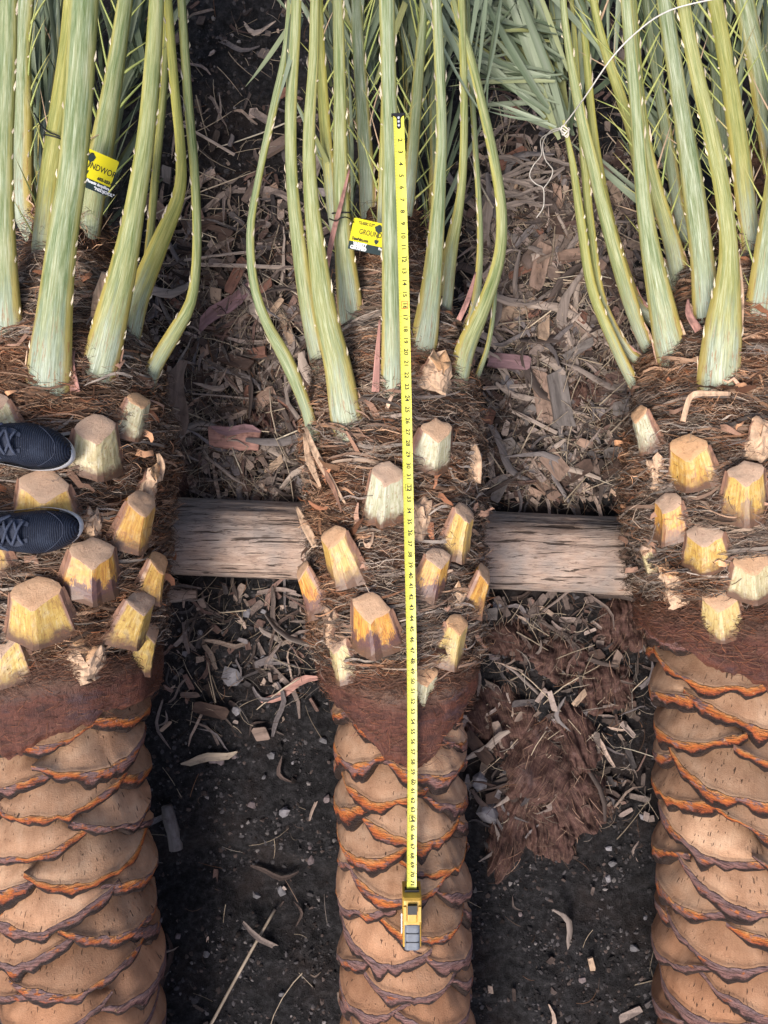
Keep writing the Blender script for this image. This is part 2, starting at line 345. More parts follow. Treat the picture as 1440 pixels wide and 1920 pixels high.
M = dict(scale=m_scale(), cut=m_cut(), stub=m_stub(), stalk=m_stalk(), leaf=m_leaf(), spine=m_spine(), core=m_core(), collar=m_collar(), sheet=m_sheet(),
         soil=m_soil(), beam=m_beam(), knit=m_knit(), twine=m_twine(),
         fibre=m_col('fibres', .75, 500, .3), litter=m_col('litter', .85, 120, .4, bd=.002), clod=m_col('clods', .95, 90, .35, bd=.003),
         chip=m_debris('dry_palm_chips', [(0, (.075, .048, .038)), (.25, (.18, .13, .105)), (.5, (.27, .18, .135)), (.75, (.20, .10, .072)), (.9, (.38, .27, .19)), (1, (.16, .14, .13))]),
         strip=m_debris('dry_leaf_strips', [(0, (.075, .057, .05)), (.35, (.19, .155, .135)), (.7, (.31, .25, .21)), (1, (.16, .14, .135))], (140, 5, 140)),
         straw=m_debris('straw', [(0, (.42, .34, .25)), (.5, (.30, .24, .18)), (1, (.54, .47, .36))], (20, 5, 20)),
         stone=m_debris('stone', [(0, (.12, .115, .12)), (.5, (.20, .19, .20)), (1, (.15, .12, .12))], (30, 30, 30)),
         pink=m_debris('pink_leaf_skin', [(0, (.36, .19, .155)), (1, (.46, .26, .21))], (80, 5, 80)),
         pale=m_debris('torn_pale_tissue', [(0, (.50, .34, .22)), (1, (.60, .42, .28))], (120, 10, 120)),
         purple=m_debris('purple_leaf_skin', [(0, (.20, .12, .13)), (1, (.28, .17, .17))], (80, 5, 80)),
         margin=m_debris('brown_leaf_margin', [(0, (.24, .13, .085)), (1, (.40, .26, .18))], (80, 8, 80)),
         yellow=plain('tape_yellow', (.66, .63, .085), .38, .4, var=.05, scale=30, bump=.05),
         case=plain('case_yellow', (.56, .33, .05), .4, .45, var=.1, scale=40, bump=.1),
         rubber=plain('grey_rubber', (.15, .165, .19), .55, .4, var=.15, scale=80), black=plain('black', (.012, .012, .014), .5, .4),
         tick=plain('tick_ink', (.26, .25, .03), .5), ink=plain('ink', (.03, .028, .015), .6), red=plain('red_ink', (.5, .05, .03), .6), steel=plain('steel', (.75, .75, .74), .3, .5, .6, var=.08),
         tagy=plain('tag_yellow', (.66, .57, .015), .35, .4, var=.03, scale=20, bump=.02), tagd=plain('tag_dark', (.02, .035, .035), .35, .4, var=.1), tagw=plain('tag_white', (.8, .8, .78), .5),
         sole=plain('white_sole', (.50, .50, .51), .6, .35, var=.14, scale=45), lace=plain('blue_grey_lace', (.05, .06, .09), .8, .2, var=.3, scale=300), sock=plain('dark_sock', (.02, .02, .024), .9, .1),
         stay=plain('blue_grey_eyestay', (.026, .033, .055), .65, .3, var=.3, scale=90))

# ------------------------------------------------------------ ground
def gz(x, y):
    x = np.asarray(x, float); y = np.asarray(y, float)
    fade = 1 - sstep(2.2, 4.5, np.hypot(x, y))
    z = .13 * sstep(-.55, -1.5, y)
    z = z + fade * (.030 * fbm(x * 2.6, y * 2.6, 0, 3, 3) + .018 * fbm(x * 14, y * 14, 0, 7, 4) + .013 * np.abs(fbm(x * 48, y * 48, 0, 13, 3)))
    hx = (x - .50) / .26; hy = (y + .62) / .42; z = z + .055 * np.exp(-(hx ** 2 + hy ** 2) ** 1.5) * (.8 + .9 * vn(x * 9, y * 9, 0, 61))
    e = y + 1.02 + .16 * (x + .45) + .03 * vn(x * 5, 0 * x, 0, 5)
    z = z - .035 * fade * sstep(.05, -.004, e) * sstep(-.30, -.05, e) * sstep(-.75, -.6, x) * sstep(-.05, -.16, x)
    return z
def axis_coords(c, n, far):
    a = np.linspace(-c, c, n); e = np.geomspace(c * 1.02, far, 22); return np.concatenate([-e[::-1], a, e])
gx = axis_coords(1.75, 430, 60); gy = axis_coords(2.1, 520, 60)
XX, YY = np.meshgrid(gx, gy, indexing='ij')
o = link('ground', mesh('ground', np.stack([XX, YY, gz(XX, YY)], -1), gridF(len(gx), len(gy)), M['soil'])); tag(o, kind='structure')

_cx = np.linspace(-1.75, 1.75, 430); _cy = np.linspace(-2.1, 2.1, 520); ZC = gz(*np.meshgrid(_cx, _cy, indexing='ij'))
def gzf(x, y):
    i = np.clip(np.rint((np.asarray(x) + 1.75) / 3.5 * 429).astype(int), 0, 429); j = np.clip(np.rint((np.asarray(y) + 2.1) / 4.2 * 519).astype(int), 0, 519)
    return ZC[i, j]
# ------------------------------------------------------------ timber beam
def build_beam():
    x = np.linspace(-1.45, 1.6, 240); a = np.linspace(0, 2 * np.pi, 72, endpoint=False)
    A, X = np.meshgrid(a, x, indexing='ij')
    cy = -.100 - .046 * (X - .05) ; cz = .055 + 0 * X
    r = .112 + .004 * fbm(X * 2, np.cos(A) * 2, np.sin(A) * 2, 3, 3)
    r = r * (1 - .012 * np.cos(4 * (A - .5)))
    cr = fbm(X * 2.2, np.cos(A) * 16, np.sin(A) * 16, 21, 3); r = r - .006 * sstep(.18, .30, cr) + .0022 * fbm(X * 9, np.cos(A) * 40, np.sin(A) * 40, 9, 3)
    V = np.stack([X, cy + r * np.cos(A), cz + r * np.sin(A)], -1).reshape(-1, 3)
    F = [gridF(72, 240, True)]; k = len(V); i = np.arange(72); j = (i + 1) % 72
    V = np.vstack([V, [-1.45, cy[0, 0], .03], [1.6, cy[0, -1], .03]])
    F += [np.stack([np.full(72, k), i * 240, j * 240], -1), np.stack([np.full(72, k + 1), j * 240 + 239, i * 240 + 239], -1)]
    o = link('timber_beam', mesh('timber_beam', V, F, M['beam']))
    tag(o, 'long weathered grey-brown round timber lying crosswise under the palm trunks', 'beam')
build_beam()

# ------------------------------------------------------------ palms
class Palm:
    def __init__(s, key, ax, az, Rt, Rc, yc0, ycol, label, mirror):
        s.key = key; s.ax = np.array(ax, float); s.az = az; s.Rt = Rt; s.Rc = Rc; s.yc0 = yc0; s.ycol = ycol; s.mir = mirror
        s.base = np.array([s.X(-.6), -.6, float(gz(s.X(-.6), -.6))])
        s.root = empty('date_palm', s.base); tag(s.root, label, 'palm', 'cut date palms lying side by side')
    def X(s, y): return np.interp(y, s.ax[:, 0], s.ax[:, 1])
    def Rb(s, y):
        """crown radius"""
        y = np.asarray(y, float)
        return np.interp(y, [s.yc0 - .06, s.yc0 + .05, .0, .2, .36, .55, .8, .95], [s.Rt + .02, s.Rc * .95, s.Rc, s.Rc, s.Rc * .88, s.Rc * .55, s.Rc * .25, .01])
    def Rs(s, th, y):
        r = s.Rb(y); k = s.ax[0, 1] * 31
        c = r * 5.0
        return r + .013 * fbm(th * 1.6 + k, y * 13, 0, 5, 2) + .034 * np.abs(fbm(th * 1.8 + k, y * 24 + .5 * np.sin(th * 3 + k), 0, 9, 3)) + .004 * fbm(th * 20, y * 90, k, 2, 2)
    def surf(s, th, y, r): return np.stack([s.X(y) + r * np.sin(th), np.asarray(y) + 0 * th, s.az + r * np.cos(th)], -1)
    def hit(s, u, v, off):
        """pixel ray -> theta, y on the crown surface grown by off"""
        D = P(u, v, 1.0) - [0, 0, CAM_H]; y = 0.
        for _ in range(12):
            r = float(s.Rb(y)) + off; cx = float(s.X(y)) if True else 0
            a = D[0]**2 + D[2]**2; b = 2 * (D[0] * (-cx) + D[2] * (CAM_H - s.az)); c = cx**2 + (CAM_H - s.az)**2 - r * r
            disc = b * b - 4 * a * c
            t = (-b - math.sqrt(disc)) / (2 * a) if disc > 0 else -b / (2 * a)
            y = D[1] * t
        return math.atan2(D[0] * t - cx, CAM_H + D[2] * t - s.az), y, t

PL = Palm('L', [(-1.8, -.735), (-1.3, -.765), (-.6, -.815), (0, -.805), (1, -.79)], .36, .176, .24, -.34, None,
          'cut date palm with a pair of navy shoes standing on its stubs', 1)
PC = Palm('C', [(-1.8, .075), (-1., .052), (-.3, .032), (.3, .02), (1, .015)], .355, .140, .207, -.385, None,
          'cut date palm with a yellow tape measure stretched along it', -1)
PR = Palm('R', [(-1.8, .915), (-.6, .905), (0, .868), (.4, .885), (1, .93)], .36, .176, .232, -.215, None,
          'cut date palm with green fronds tied by white twine', -1)
PALMS = (PL, PC, PR)

def trunk(p):
    y0 = -1.72; y1 = p.yc0 + .06
    n = 90; ys = np.linspace(y0, y1, n); th = np.linspace(-np.pi, np.pi, 64, endpoint=False)
    TH, Y = np.meshgrid(th, ys, indexing='ij'); r = p.Rt - .022 + .006 * fbm(TH * 3, Y * 20, 0, 4, 3)
    V = p.surf(TH, Y, r).reshape(-1, 3); F = [gridF(64, n, True)]
    k = len(V); V = np.vstack([V, [p.X(y0), y0, p.az]]); i = np.arange(64); F.append(np.stack([np.full(64, k), ((i + 1) % 64) * n, i * n], -1))
    g = M.get('bark')
    if g is None:
        g = M['bark'] = plain('dark_bark', (.05, .026, .017), .85, var=.4, scale=120, bump=.8)
    link('trunk_core', mesh('trunk_core', V, F, g, smooth=True), p.root)
    # phyllotaxis of shaved leaf bases
    W = .285 * (p.Rt / .165) ** .9; dz = .0180 * (p.Rt / .150) ** .4
    variants = []
    for k in range(20):
        ns = 33
        s_ = np.linspace(-1, 1, ns); q = np.concatenate([np.linspace(0, .40, 12), [.425, .45], np.linspace(.52, 1, 8)])
        S, Q = np.meshgrid(s_, q, indexing='ij')
        sc = rng.uniform(.9, 1.1); hl = .044 * sc; ht = .066; bw = .044 * rng.uniform(.75, 1.25)
        wob = .010 * fbm(S * 2.5 + k * 7.3, 0 * S, 0, k, 3) + .0055 * fbm(S * 10 + k * 3, 0 * S, 0, k + 50, 3)
        pw = rng.uniform(1.4, 2.1)
        lip = -hl * (1 - np.abs(S) ** pw) + wob
        bwid = bw * (1 - .45 * np.abs(S) ** 3) * np.maximum(.35, 1 + 1.0 * fbm(S * 3 + k * 3.7, 0 * S, 0, k + 9, 3))
        bot = lip - bwid
        top = ht * (1 - np.abs(S) ** 2.2)
        fs = clamp01(Q / .40); ff = clamp01((Q - .40) / .60); x = 1 - fs
        T = np.where(Q <= .40, bot + (lip - bot) * fs, lip + (top - lip) * ff)
        h = .033 * (1 - .38 * S ** 2) * rng.uniform(.8, 1.2) + .005 * vn(S * 2 + k, k)
        wrk = .0045 * fbm(S * 3 + k, x * 4 + S, 0, k + 3, 2) + .0035 * fbm(S * 9 + k, x * 9, 0, k + 33, 3)
        rs = h * (1 - .35 * x) + .005 * np.sin(np.pi * x) + wrk * np.sin(np.pi * clamp01(x * 1.1))
        rs = rs * (1 - sstep(.80, .97, x)) - .030 * sstep(.80, .97, x)
        dome = .007 * np.sin(np.pi * clamp01(ff * .95)) * rng.uniform(-.6, 1.2)
        rf = (h - .004 * sstep(0, .06, ff)) * (1 - ff) ** 1.05 - .032 * ff ** 1.3 + dome
        rr = np.where(Q <= .40, rs, rf + .003 * fbm(S * 3, ff * 3, k, 7, 3))
        fac = ((S * rng.uniform(1.2, 2.2) + ff * rng.uniform(-.6, .6) + k * .37) % 1)
        rr = rr + np.where(Q > .45, .011 * np.abs(fac - .5) * np.sin(np.pi * ff), 0)
        sk = p.mir * rng.uniform(.05, .26)
        T2 = T + sk * S * W / 2 * .6
        ang = S * W / 2 / p.Rt; r_ = p.Rt + rr
        V = np.stack([r_ * np.sin(ang), T2, r_ * np.cos(ang)], -1).reshape(-1, 3)
        band = np.where(Q < .40, x, 0.)
        uvw = np.stack([S * W / 2 + k, T + .1 * k, band], -1).reshape(-1, 3)
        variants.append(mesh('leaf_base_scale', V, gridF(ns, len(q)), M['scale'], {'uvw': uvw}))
    N = int((y1 + .02 - y0) / dz); cnt = 0
    for i in range(N):
        y = y1 - .03 - i * dz; th = math.remainder(p.mir * i * R(137.508) + {'L': 1.1, 'C': .35, 'R': 2.0}[p.key], 2 * math.pi)
        if abs(th) > R(132): continue
        th += rng.normal(0, .03); yy = y + rng.normal(0, .004)
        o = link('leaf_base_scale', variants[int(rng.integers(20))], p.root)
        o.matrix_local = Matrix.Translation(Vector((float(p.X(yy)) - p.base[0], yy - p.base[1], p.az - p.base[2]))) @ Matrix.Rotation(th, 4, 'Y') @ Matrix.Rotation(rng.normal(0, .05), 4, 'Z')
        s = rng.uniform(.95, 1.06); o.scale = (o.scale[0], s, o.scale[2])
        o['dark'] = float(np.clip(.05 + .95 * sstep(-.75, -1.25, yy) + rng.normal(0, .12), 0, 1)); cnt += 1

PALETTE = np.array([(.20, .125, .085), (.13, .080, .056), (.31, .22, .155), (.20, .155, .125), (.30, .24, .19), (.085, .052, .038), (.22, .105, .055), (.42, .32, .23)])
def crown(p):
    ys = np.linspace(p.yc0 - .05, .93, 250); th = np.linspace(-np.pi, np.pi, 210, endpoint=False)
    TH, Y = np.meshgrid(th, ys, indexing='ij')
    V = p.surf(TH, Y, p.Rs(TH, Y)).reshape(-1, 3) - p.base
    F = [gridF(210, 250, True)]; k = len(V); V = np.vstack([V, [p.X(.93) - p.base[0], .95 - p.base[1], p.az - p.base[2]]])
    i = np.arange(210); F.append(np.stack([np.full(210, k), i * 250 + 249, ((i + 1) % 210) * 250 + 249], -1))
    link('fibre_sheath', mesh('fibre_sheath', V, F, M['core']), p.root)
    # fibres
    acc = Acc()
    def batch(n, L, Wd, lift, beta_sd, k, pal, ylo, yhi, off=(.0, .012), thr=2.1):
        t = np.linspace(0, 1, k)[None]
        th0 = rng.uniform(-thr, thr, (n, 1)); y0 = rng.uniform(ylo, yhi, (n, 1))
        flow = .32 * fbm(th0 * 1.3 + p.ax[0, 1] * 9, y0 * 7, 0, 31, 2)
        be = flow + rng.normal(0, beta_sd, (n, 1)); be = np.where(rng.random((n, 1)) < .5, be, be + np.pi)
        ln = rng.uniform(L[0], L[1], (n, 1)); cu = rng.normal(0, .7, (n, 1)); wv = rng.normal(0, .004, (n, 1)); ph = rng.uniform(0, 6, (n, 1))
        bb = be + cu * (t - .3)
        yy = y0 + np.cumsum(np.sin(bb) * ln / k, 1) + wv * np.sin(t * 9 + ph)
        rb = p.Rb(yy)
        tt = th0 + np.cumsum(np.cos(bb) * ln / k, 1) / np.maximum(rb, .05)
        r = p.Rs(tt, yy) + rng.uniform(off[0], off[1], (n, 1)) + rng.uniform(0, lift, (n, 1)) * np.sin(np.pi * t * rng.uniform(.5, 1, (n, 1))) + .002
        C = p.surf(tt, yy, r)
        Nv = np.stack([np.sin(tt), 0 * tt, np.cos(tt)], -1) + rng.normal(0, .35, (n, 1, 3))
        wid = rng.uniform(Wd[0], Wd[1], (n, 1)) * (1 - .75 * t ** 2)
        V, F, pid = ribbons(C, wid, Nv)
        cl = pal[rng.integers(0, len(pal), n)] * rng.uniform(.15, 1.4, (n, 1)) ** 1.15
        # warm and grey zones along the sheath
        zone = fbm(th0 * 2.1 + p.ax[0, 1] * 5, y0 * 11, 0, 77, 2)
        cl = np.where(zone > .14, cl * [1.12, .86, .68], cl * [.98, 1.0, 1.02])
        acc.add(V, F, cl[pid])
    dens = p.Rc / .21
    batch(int(19000 * dens), (.02, .085), (.00035, .0008), .014, .20, 6, PALETTE, p.yc0 + .01, .62)
    batch(int(3200 * dens), (.015, .06), (.0004, .0009), .035, .8, 5, PALETTE, p.yc0 + .0, .75)
    batch(int(800 * dens), (.05, .20), (.0012, .0050), .010, .12, 10, PALETTE[[2, 3, 4, 4, 0]], p.yc0 + .02, .6, (.004, .014))
    batch(int(110 * dens), (.03, .08), (.004, .009), .025, .7, 5, np.array([(.5, .34, .23), (.42, .24, .16), (.36, .2, .13)]), p.yc0 + .04, .6, (.004, .014))
    batch(int(90 * dens), (.03, .09), (.0006, .0012), .03, .8, 6, np.array([(.55, .43, .31), (.5, .36, .25)]), p.yc0 + .04, .7)
    o = link('loose_fibres', acc.build('loose_fibres', M['fibre'], p.base), p.root); o['kind'] = 'stuff'

def collar(p, tip_th, tip_y, side_y, spread, top_y):
    """the bark cloth skirt under the crown; its lower edge hangs in a V"""
    th = np.linspace(-2.0, 2.0, 130); q = np.linspace(0, 1, 46)
    TH, Q = np.meshgrid(th, q, indexing='ij')
    low = tip_y + (side_y - tip_y) * (1 - np.exp(-(np.abs(TH - tip_th) / spread) ** 1.9)) + .020 * fbm(TH * 3.1 + p.ax[0, 1], 0 * TH, 0, 6, 3) + .012 * fbm(TH * 14, 0 * TH, 0, 16, 3)
    hi = top_y + .02 * fbm(TH * 2.2, 0 * TH, 3, 8, 3)
    Y = low + (hi - low) * Q
    rt = p.Rt + .050; rtop = p.Rb(hi) + .012
    r = rt + (rtop - rt) * Q ** 1.1 + .012 * np.sin(np.pi * Q) + .012 * fbm(TH * 2.5, Y * 9, 0, 12, 3) + .002 * fbm(TH * 26, Y * 26, 0, 14, 2)
    r = r - .020 * (1 - sstep(0, .10, Q))
    V = p.surf(TH, Y, r).reshape(-1, 3) - p.base
    uvw = np.stack([TH * p.Rt, Y, Q], -1).reshape(-1, 3)
    c = link('bark_cloth_collar', mesh('bark_cloth_collar', V, gridF(130, 46), M['collar'], {'uvw': uvw}), p.root)
    c['label'] = 'smooth red-brown bark cloth hanging below the fibres'
    acc = Acc(); n = 3000; k = 5; t = np.linspace(0, 1, k)[None]
    th0 = rng.uniform(-1.9, 1.9, (n, 1)); qq = rng.beta(2.2, 1, (n, 1))
    lo = tip_y + (side_y - tip_y) * (1 - np.exp(-(np.abs(th0 - tip_th) / spread) ** 1.9))
    y0 = lo + (top_y - lo) * qq; be = rng.normal(0, .45, (n, 1)) + np.where(rng.random((n, 1)) < .5, 0, np.pi) + rng.normal(0, .6, (n, 1)) * t
    ln = rng.uniform(.02, .08, (n, 1)); yy = y0 + np.cumsum(np.sin(be) * ln / k, 1); tt = th0 + np.cumsum(np.cos(be) * ln / k, 1) / p.Rc
    r = rt + (p.Rb(top_y) + .012 - rt) * clamp01((yy - lo) / (top_y - lo)) ** 1.25 + .006 + .012 * np.sin(np.pi * t) * rng.random((n, 1))
    C = p.surf(tt, yy, r); Nv = np.stack([np.sin(tt), 0 * tt, np.cos(tt)], -1)
    V, F, pid = ribbons(C, rng.uniform(.0004, .0009, (n, 1)) * (1 - .6 * t), Nv)
    acc.add(V, F, (PALETTE[[0, 1, 5, 6, 1]][rng.integers(0, 5, n)] * [1, .8, .75] * rng.uniform(.3, 1.1, (n, 1)))[pid])
    o = link('collar_fibres', acc.build('collar_fibres', M['fibre'], p.base), c); o['kind'] = 'stuff'

SEC = np.array([(-.5, -.03), (-.47, .075), (-.32, .172), (-.15, .282), (-.045, .345), (.045, .345), (.15, .282), (.32, .172), (.47, .075), (.5, -.03), (.43, -.10), (.2, -.20), (0, -.25), (-.2, -.20), (-.43, -.10)])
def stub(p, u, v, wpx, hpx, hue, dark, alpha=69, phi=26, torn=False, w=None, label=None, thick=1.0, tip=.9):
    th, y, d = p.hit(u, v, .03)
    w = w or .90 * wpx * d / FPX; H = hpx * d / FPX
    rh = np.array([math.sin(th), 0, math.cos(th)]); yh = np.array([0, 1., 0]); xh = np.array([math.cos(th), 0, -math.sin(th)])
    a_, f_ = R(alpha), R(phi)
    g = math.cos(f_) * yh + math.sin(f_) * rh; bh = -math.sin(f_) * yh + math.cos(f_) * rh; n = math.cos(a_) * yh + math.sin(a_) * rh
    tw = rng.normal(0, .10); n = nrm(n + tw * xh)
    yaw = rng.normal(0, .06); g = nrm(g + yaw * xh)
    L = .60 * H / math.cos(f_) + .03
    y0 = y - H * .46 - .03 * math.cos(f_)
    O = p.surf(np.array(th), np.array(y0), np.array(float(p.Rb(y0)) + .001))
    sec = SEC * [1, thick] + rng.normal(0, .012, SEC.shape)
    m = len(sec); K = 9; V = []; U = []
    Cc = O + g * L; asym = rng.normal(0, .05)
    for k in range(K):
        f = k / (K - 1); sc = w * (1.42 + (tip + .03 - 1.42) * f ** .85)
        for (a, b) in sec:
            q0 = O + xh * (a * sc + asym * w * f) + bh * (b * sc * (1 + .25 * (1 - f)))
            s_end = ((Cc - q0) @ n) / (g @ n)
            s = s_end * f
            s = s + (rng.normal(0, .0016) if k == K - 1 else 0)
            V.append(q0 + g * s + .0004 * rng.normal(size=3) * (1 if 0 < k < K - 1 else .4)); U.append((a, f, 0))
    V = np.array(V)
    if torn:
        V[-m:] += g * rng.uniform(-.022, .012, (m, 1)); V += .0025 * rng.normal(size=V.shape)
    F = []
    for k in range(K - 1):
        for i in range(m):
            j = (i + 1) % m; F.append((k * m + i, k * m + j, (k + 1) * m + j, (k + 1) * m + i))
    nm = 'cut_leaf_base'
    o = link(nm, mesh(nm, V - p.base, np.array(F), M['pale'] if torn else M['stub'], {'uvw': np.array(U)}, False), p.root)
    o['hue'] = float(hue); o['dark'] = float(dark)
    if label: o['label'] = label
    # cut face closes the end
    ring = V[-m:]; c = ring.mean(0); r1 = c + (ring - c) * .97 + n * .0012; r2 = c + (ring - c) * .55 + n * .001 + rng.normal(0, .00015, ring.shape)
    VV = np.vstack([ring, r1, r2, c + n * .001]); FF = []; F3 = []
    for i in range(m):
        j = (i + 1) % m
        FF += [(i, j, m + j, m + i), (m + i, m + j, 2 * m + j, 2 * m + i)]; F3.append((2 * m + i, 2 * m + j, 3 * m))
    link('cut_face', mesh('cut_face', VV - p.base, [np.array(F3), np.array(FF)], M['cut'], None, True), o)
    # dark papery margins hugging both sides
    for sgn in (-1, 1):
        i = 0 if sgn < 0 else 9
        A = np.array([V[k * m + i] for k in range(K)]) + xh * sgn * .002
        wd = np.linspace(.007, .0025, K) * w / .09
        Cn = A[None]; nn = (rh * .7 + xh * sgn * .7)[None]
        Vr, Fr, _ = ribbons(Cn, wd[None], nn)
        th_ = Vr - rh * .002
        link('leaf_margin', mesh('leaf_margin', np.vstack([Vr, th_]) - p.base, [Fr, Fr[:, ::-1] + len(Vr)], M['margin']), o)
    return o

# stalk: list of (u, v, width px); depth runs d0 -> d1
SPINE = None; LEAF = []
def spine_mesh():
    k = 6; t = np.linspace(0, 1, k); path = np.stack([.10 * t ** 2, t, 0 * t], -1)
    V, Fs = tube(path, .022 * (1 - t) ** .8 + .001, 5)
    return mesh('spine', V, Fs, M['spine'], {'uvw': np.stack([V[:, 0], V[:, 1], V[:, 2]], -1)})
def leaf_mesh(c):
    k = 8; t = np.linspace(0, 1, k); wd = .021 * np.sin(np.pi * np.clip(t * .86 + .13, 0, 1)) ** .7 * (1 - t ** 6)
    V = []
    for i in range(k):
        for a in (-1, 0, 1):
            V.append((a * wd[i], t[i], c * t[i] ** 2 - (abs(a)) * -.35 * wd[i]))
    V = np.array(V); V2 = V - [0, 0, .003]
    F = gridF(k, 3); uv = np.stack([V[:, 0] + .1, V[:, 1], 0 * V[:, 1]], -1)
    return mesh('leaflet', np.vstack([V, V2]), [F, F[:, ::-1] + len(V)], M['leaf'], {'uvw': np.vstack([uv, uv])})
SPINE = spine_mesh(); LEAF = [leaf_mesh(c) for c in (-.25, -.1, .0, .12, .3)]
def orient(Y, Z, sy, sx=None):
    """matrix whose y axis is Y (length sy), z near Z"""
    Y = Vector(Y).normalized(); Z = Vector(Z); X = Y.cross(Z).normalized(); Z = X.cross(Y)
    sx = sx or sy
    return Matrix(((X.x * sx, Y.x * sy, Z.x * sx, 0), (X.y * sx, Y.y * sy, Z.y * sx, 0), (X.z * sx, Y.z * sy, Z.z * sx, 0), (0, 0, 0, 1)))
def put(name, me, parent, base, pos, mat3):
    o = link(name, me, parent); mm = mat3.copy(); mm.translation = Vector(pos) - Vector(base); o.matrix_local = mm; return o
def strip_mesh(name, path, wpx, mat, thick=.0025, up=(0, 0, 1)):
    path = crom(np.asarray(path, float), 14); k = len(path); T = nrm(np.gradient(path, axis=0)); B = nrm(np.cross(T, np.asarray(up, float))); N = np.cross(B, T)
    wd = np.interp(np.linspace(0, 1, k), np.linspace(0, 1, len(wpx)), wpx) / 2
    cs = [(-1, .25), (-.5, .02), (0, -.1), (.5, .02), (1, .25)]
    V = np.stack([path + B * (a * wd)[:, None] + N * (b * wd)[:, None] for a, b in cs], 0)
    V2 = V - N[None] * thick
    nn = len(cs); F = gridF(nn, k); n0 = nn * k
    rim = []
    for i in range(k - 1): rim += [(i, i + 1, n0 + i + 1, n0 + i), ((nn - 1) * k + i, n0 + (nn - 1) * k + i, n0 + (nn - 1) * k + i + 1, (nn - 1) * k + i + 1)]
    for i in range(nn - 1): rim += [(i * k, n0 + i * k, n0 + (i + 1) * k, (i + 1) * k), (i * k + k - 1, (i + 1) * k + k - 1, n0 + (i + 1) * k + k - 1, n0 + i * k + k - 1)]
    return np.vstack([V.reshape(-1, 3), V2.reshape(-1, 3)]), [F, F[:, ::-1] + n0, np.array(rim)]
STALKS = {}
def stalk(p, key, pts, d0, d1, yellow=.2, blue=.2, spines=None, leaves=None, ext=.75, embed=True, scars=True, thick=.62, slen=(.05, .12)):
    pts = np.array(pts, float); d0 = max(d0, p.hit(pts[0, 0], pts[0, 1], -.002)[2]) if embed else d0
    dd = d0 + (d1 - d0) * np.linspace(0, 1, len(pts)) ** .8
    W = np.array([P(a, b, c) for (a, b, _), c in zip(pts, dd)]); wr = pts[:, 2] * dd / FPX
    C = np.hstack([W, wr[:, None]])
    if embed:
        dirn = nrm(W[0] - W[1]); y = W[0][1]
        ctr = np.array([p.X(y), y - .06, p.az])
        C = np.vstack([np.append(W[0] + dirn * .11 + nrm(ctr - W[0]) * .085, wr[0] * 1.25), np.append(W[0] + dirn * .05 + nrm(ctr - W[0]) * .028, wr[0] * 1.12), C])
    last = nrm(C[-1, :3] - C[-2, :3])
    for e in range(1, 4):
        C = np.vstack([C, np.append(C[-1, :3] + (last + [0, 0, -.05 * e]) * ext / 3, C[-1, 3] * .88)])
    n = 64; S = crom(C, n); pth = S[:, :3]; wd = np.maximum(S[:, 3], .004)
    T = nrm(np.gradient(pth, axis=0)); axp = np.stack([p.X(pth[:, 1]), pth[:, 1], np.full(n, p.az)], -1)
    Nn = nrm(nrm(pth - axp) + [0, 0, 1.0]); B = nrm(np.cross(T, Nn)); Nn = np.cross(B, T)
    ln = np.concatenate([[0], np.cumsum(np.linalg.norm(np.diff(pth, axis=0), axis=1))])
    sec = [(-.5, .0), (-.46, .13), (-.34, .25), (-.18, .33), (0, .37), (.18, .33), (.34, .25), (.46, .13), (.5, 0), (.40, -.16), (.18, -.20), (0, -.17), (-.18, -.20), (-.40, -.16), (-.5, 0)]
    sec = np.array(sec) * [1, thick / .62]
    V = pth[:, None] + wd[:, None, None] * (sec[None, :, 0, None] * B[:, None] + sec[None, :, 1, None] * Nn[:, None])
    m = len(sec); uvw = np.zeros((n, m, 3)); uvw[..., 0] = sec[None, :, 0] * 2; uvw[..., 1] = ln[:, None]; uvw[..., 2] = np.linspace(0, 1, n)[:, None]
    V = V.transpose(1, 0, 2).reshape(-1, 3); uvw = uvw.transpose(1, 0, 2).reshape(-1, 3)
    o = link('frond_stalk', mesh('frond_stalk', V - p.base, gridF(m, n), M['stalk'], {'uvw': uvw}), p.root)
    o['yellow'] = float(yellow * .85); o['blue'] = float(min(1, blue + .25))
    top = ln[-1]
    fi = lambda s: np.array([np.interp(s, ln, pth[:, k]) for k in range(3)])
    ft = lambda s: nrm(np.array([np.interp(s, ln, T[:, k]) for k in range(3)]))
    fb = lambda s: nrm(np.array([np.interp(s, ln, B[:, k]) for k in range(3)]))
    fn = lambda s: nrm(np.array([np.interp(s, ln, Nn[:, k]) for k in range(3)]))
    fw = lambda s: np.interp(s, ln, wd)
    if scars:
        acc = Acc(); s = .16 + rng.random() * .05
        while s < top - ext:
            for sg in (-1, 1):
                if rng.random() < .42:
                    q = fi(s) + fb(s) * sg * fw(s) * .46 + fn(s) * fw(s) * .08; L_ = rng.uniform(.005, .024)*rng.uniform(.5,1.1)
                    a = q - ft(s) * L_ * .5; b = q + ft(s) * L_ + fb(s) * sg * .003; c = q + ft(s) * L_ * .2 + fb(s) * sg * .0045 + fn(s) * .001; d = q + fn(s) * .003
                    acc.add(np.array([a, b, c, d]), np.array([(0, 2, 3), (2, 1, 3), (0, 3, 1), (0, 1, 2)]), np.array((.58, .50, .36)) * rng.uniform(.45, 1.2))
            s += rng.uniform(.008, .075)
        if acc.n:
            q = link('clipped_thorns', acc.build('clipped_thorns', M['fibre'], p.base, False), o); q['kind'] = 'stuff'
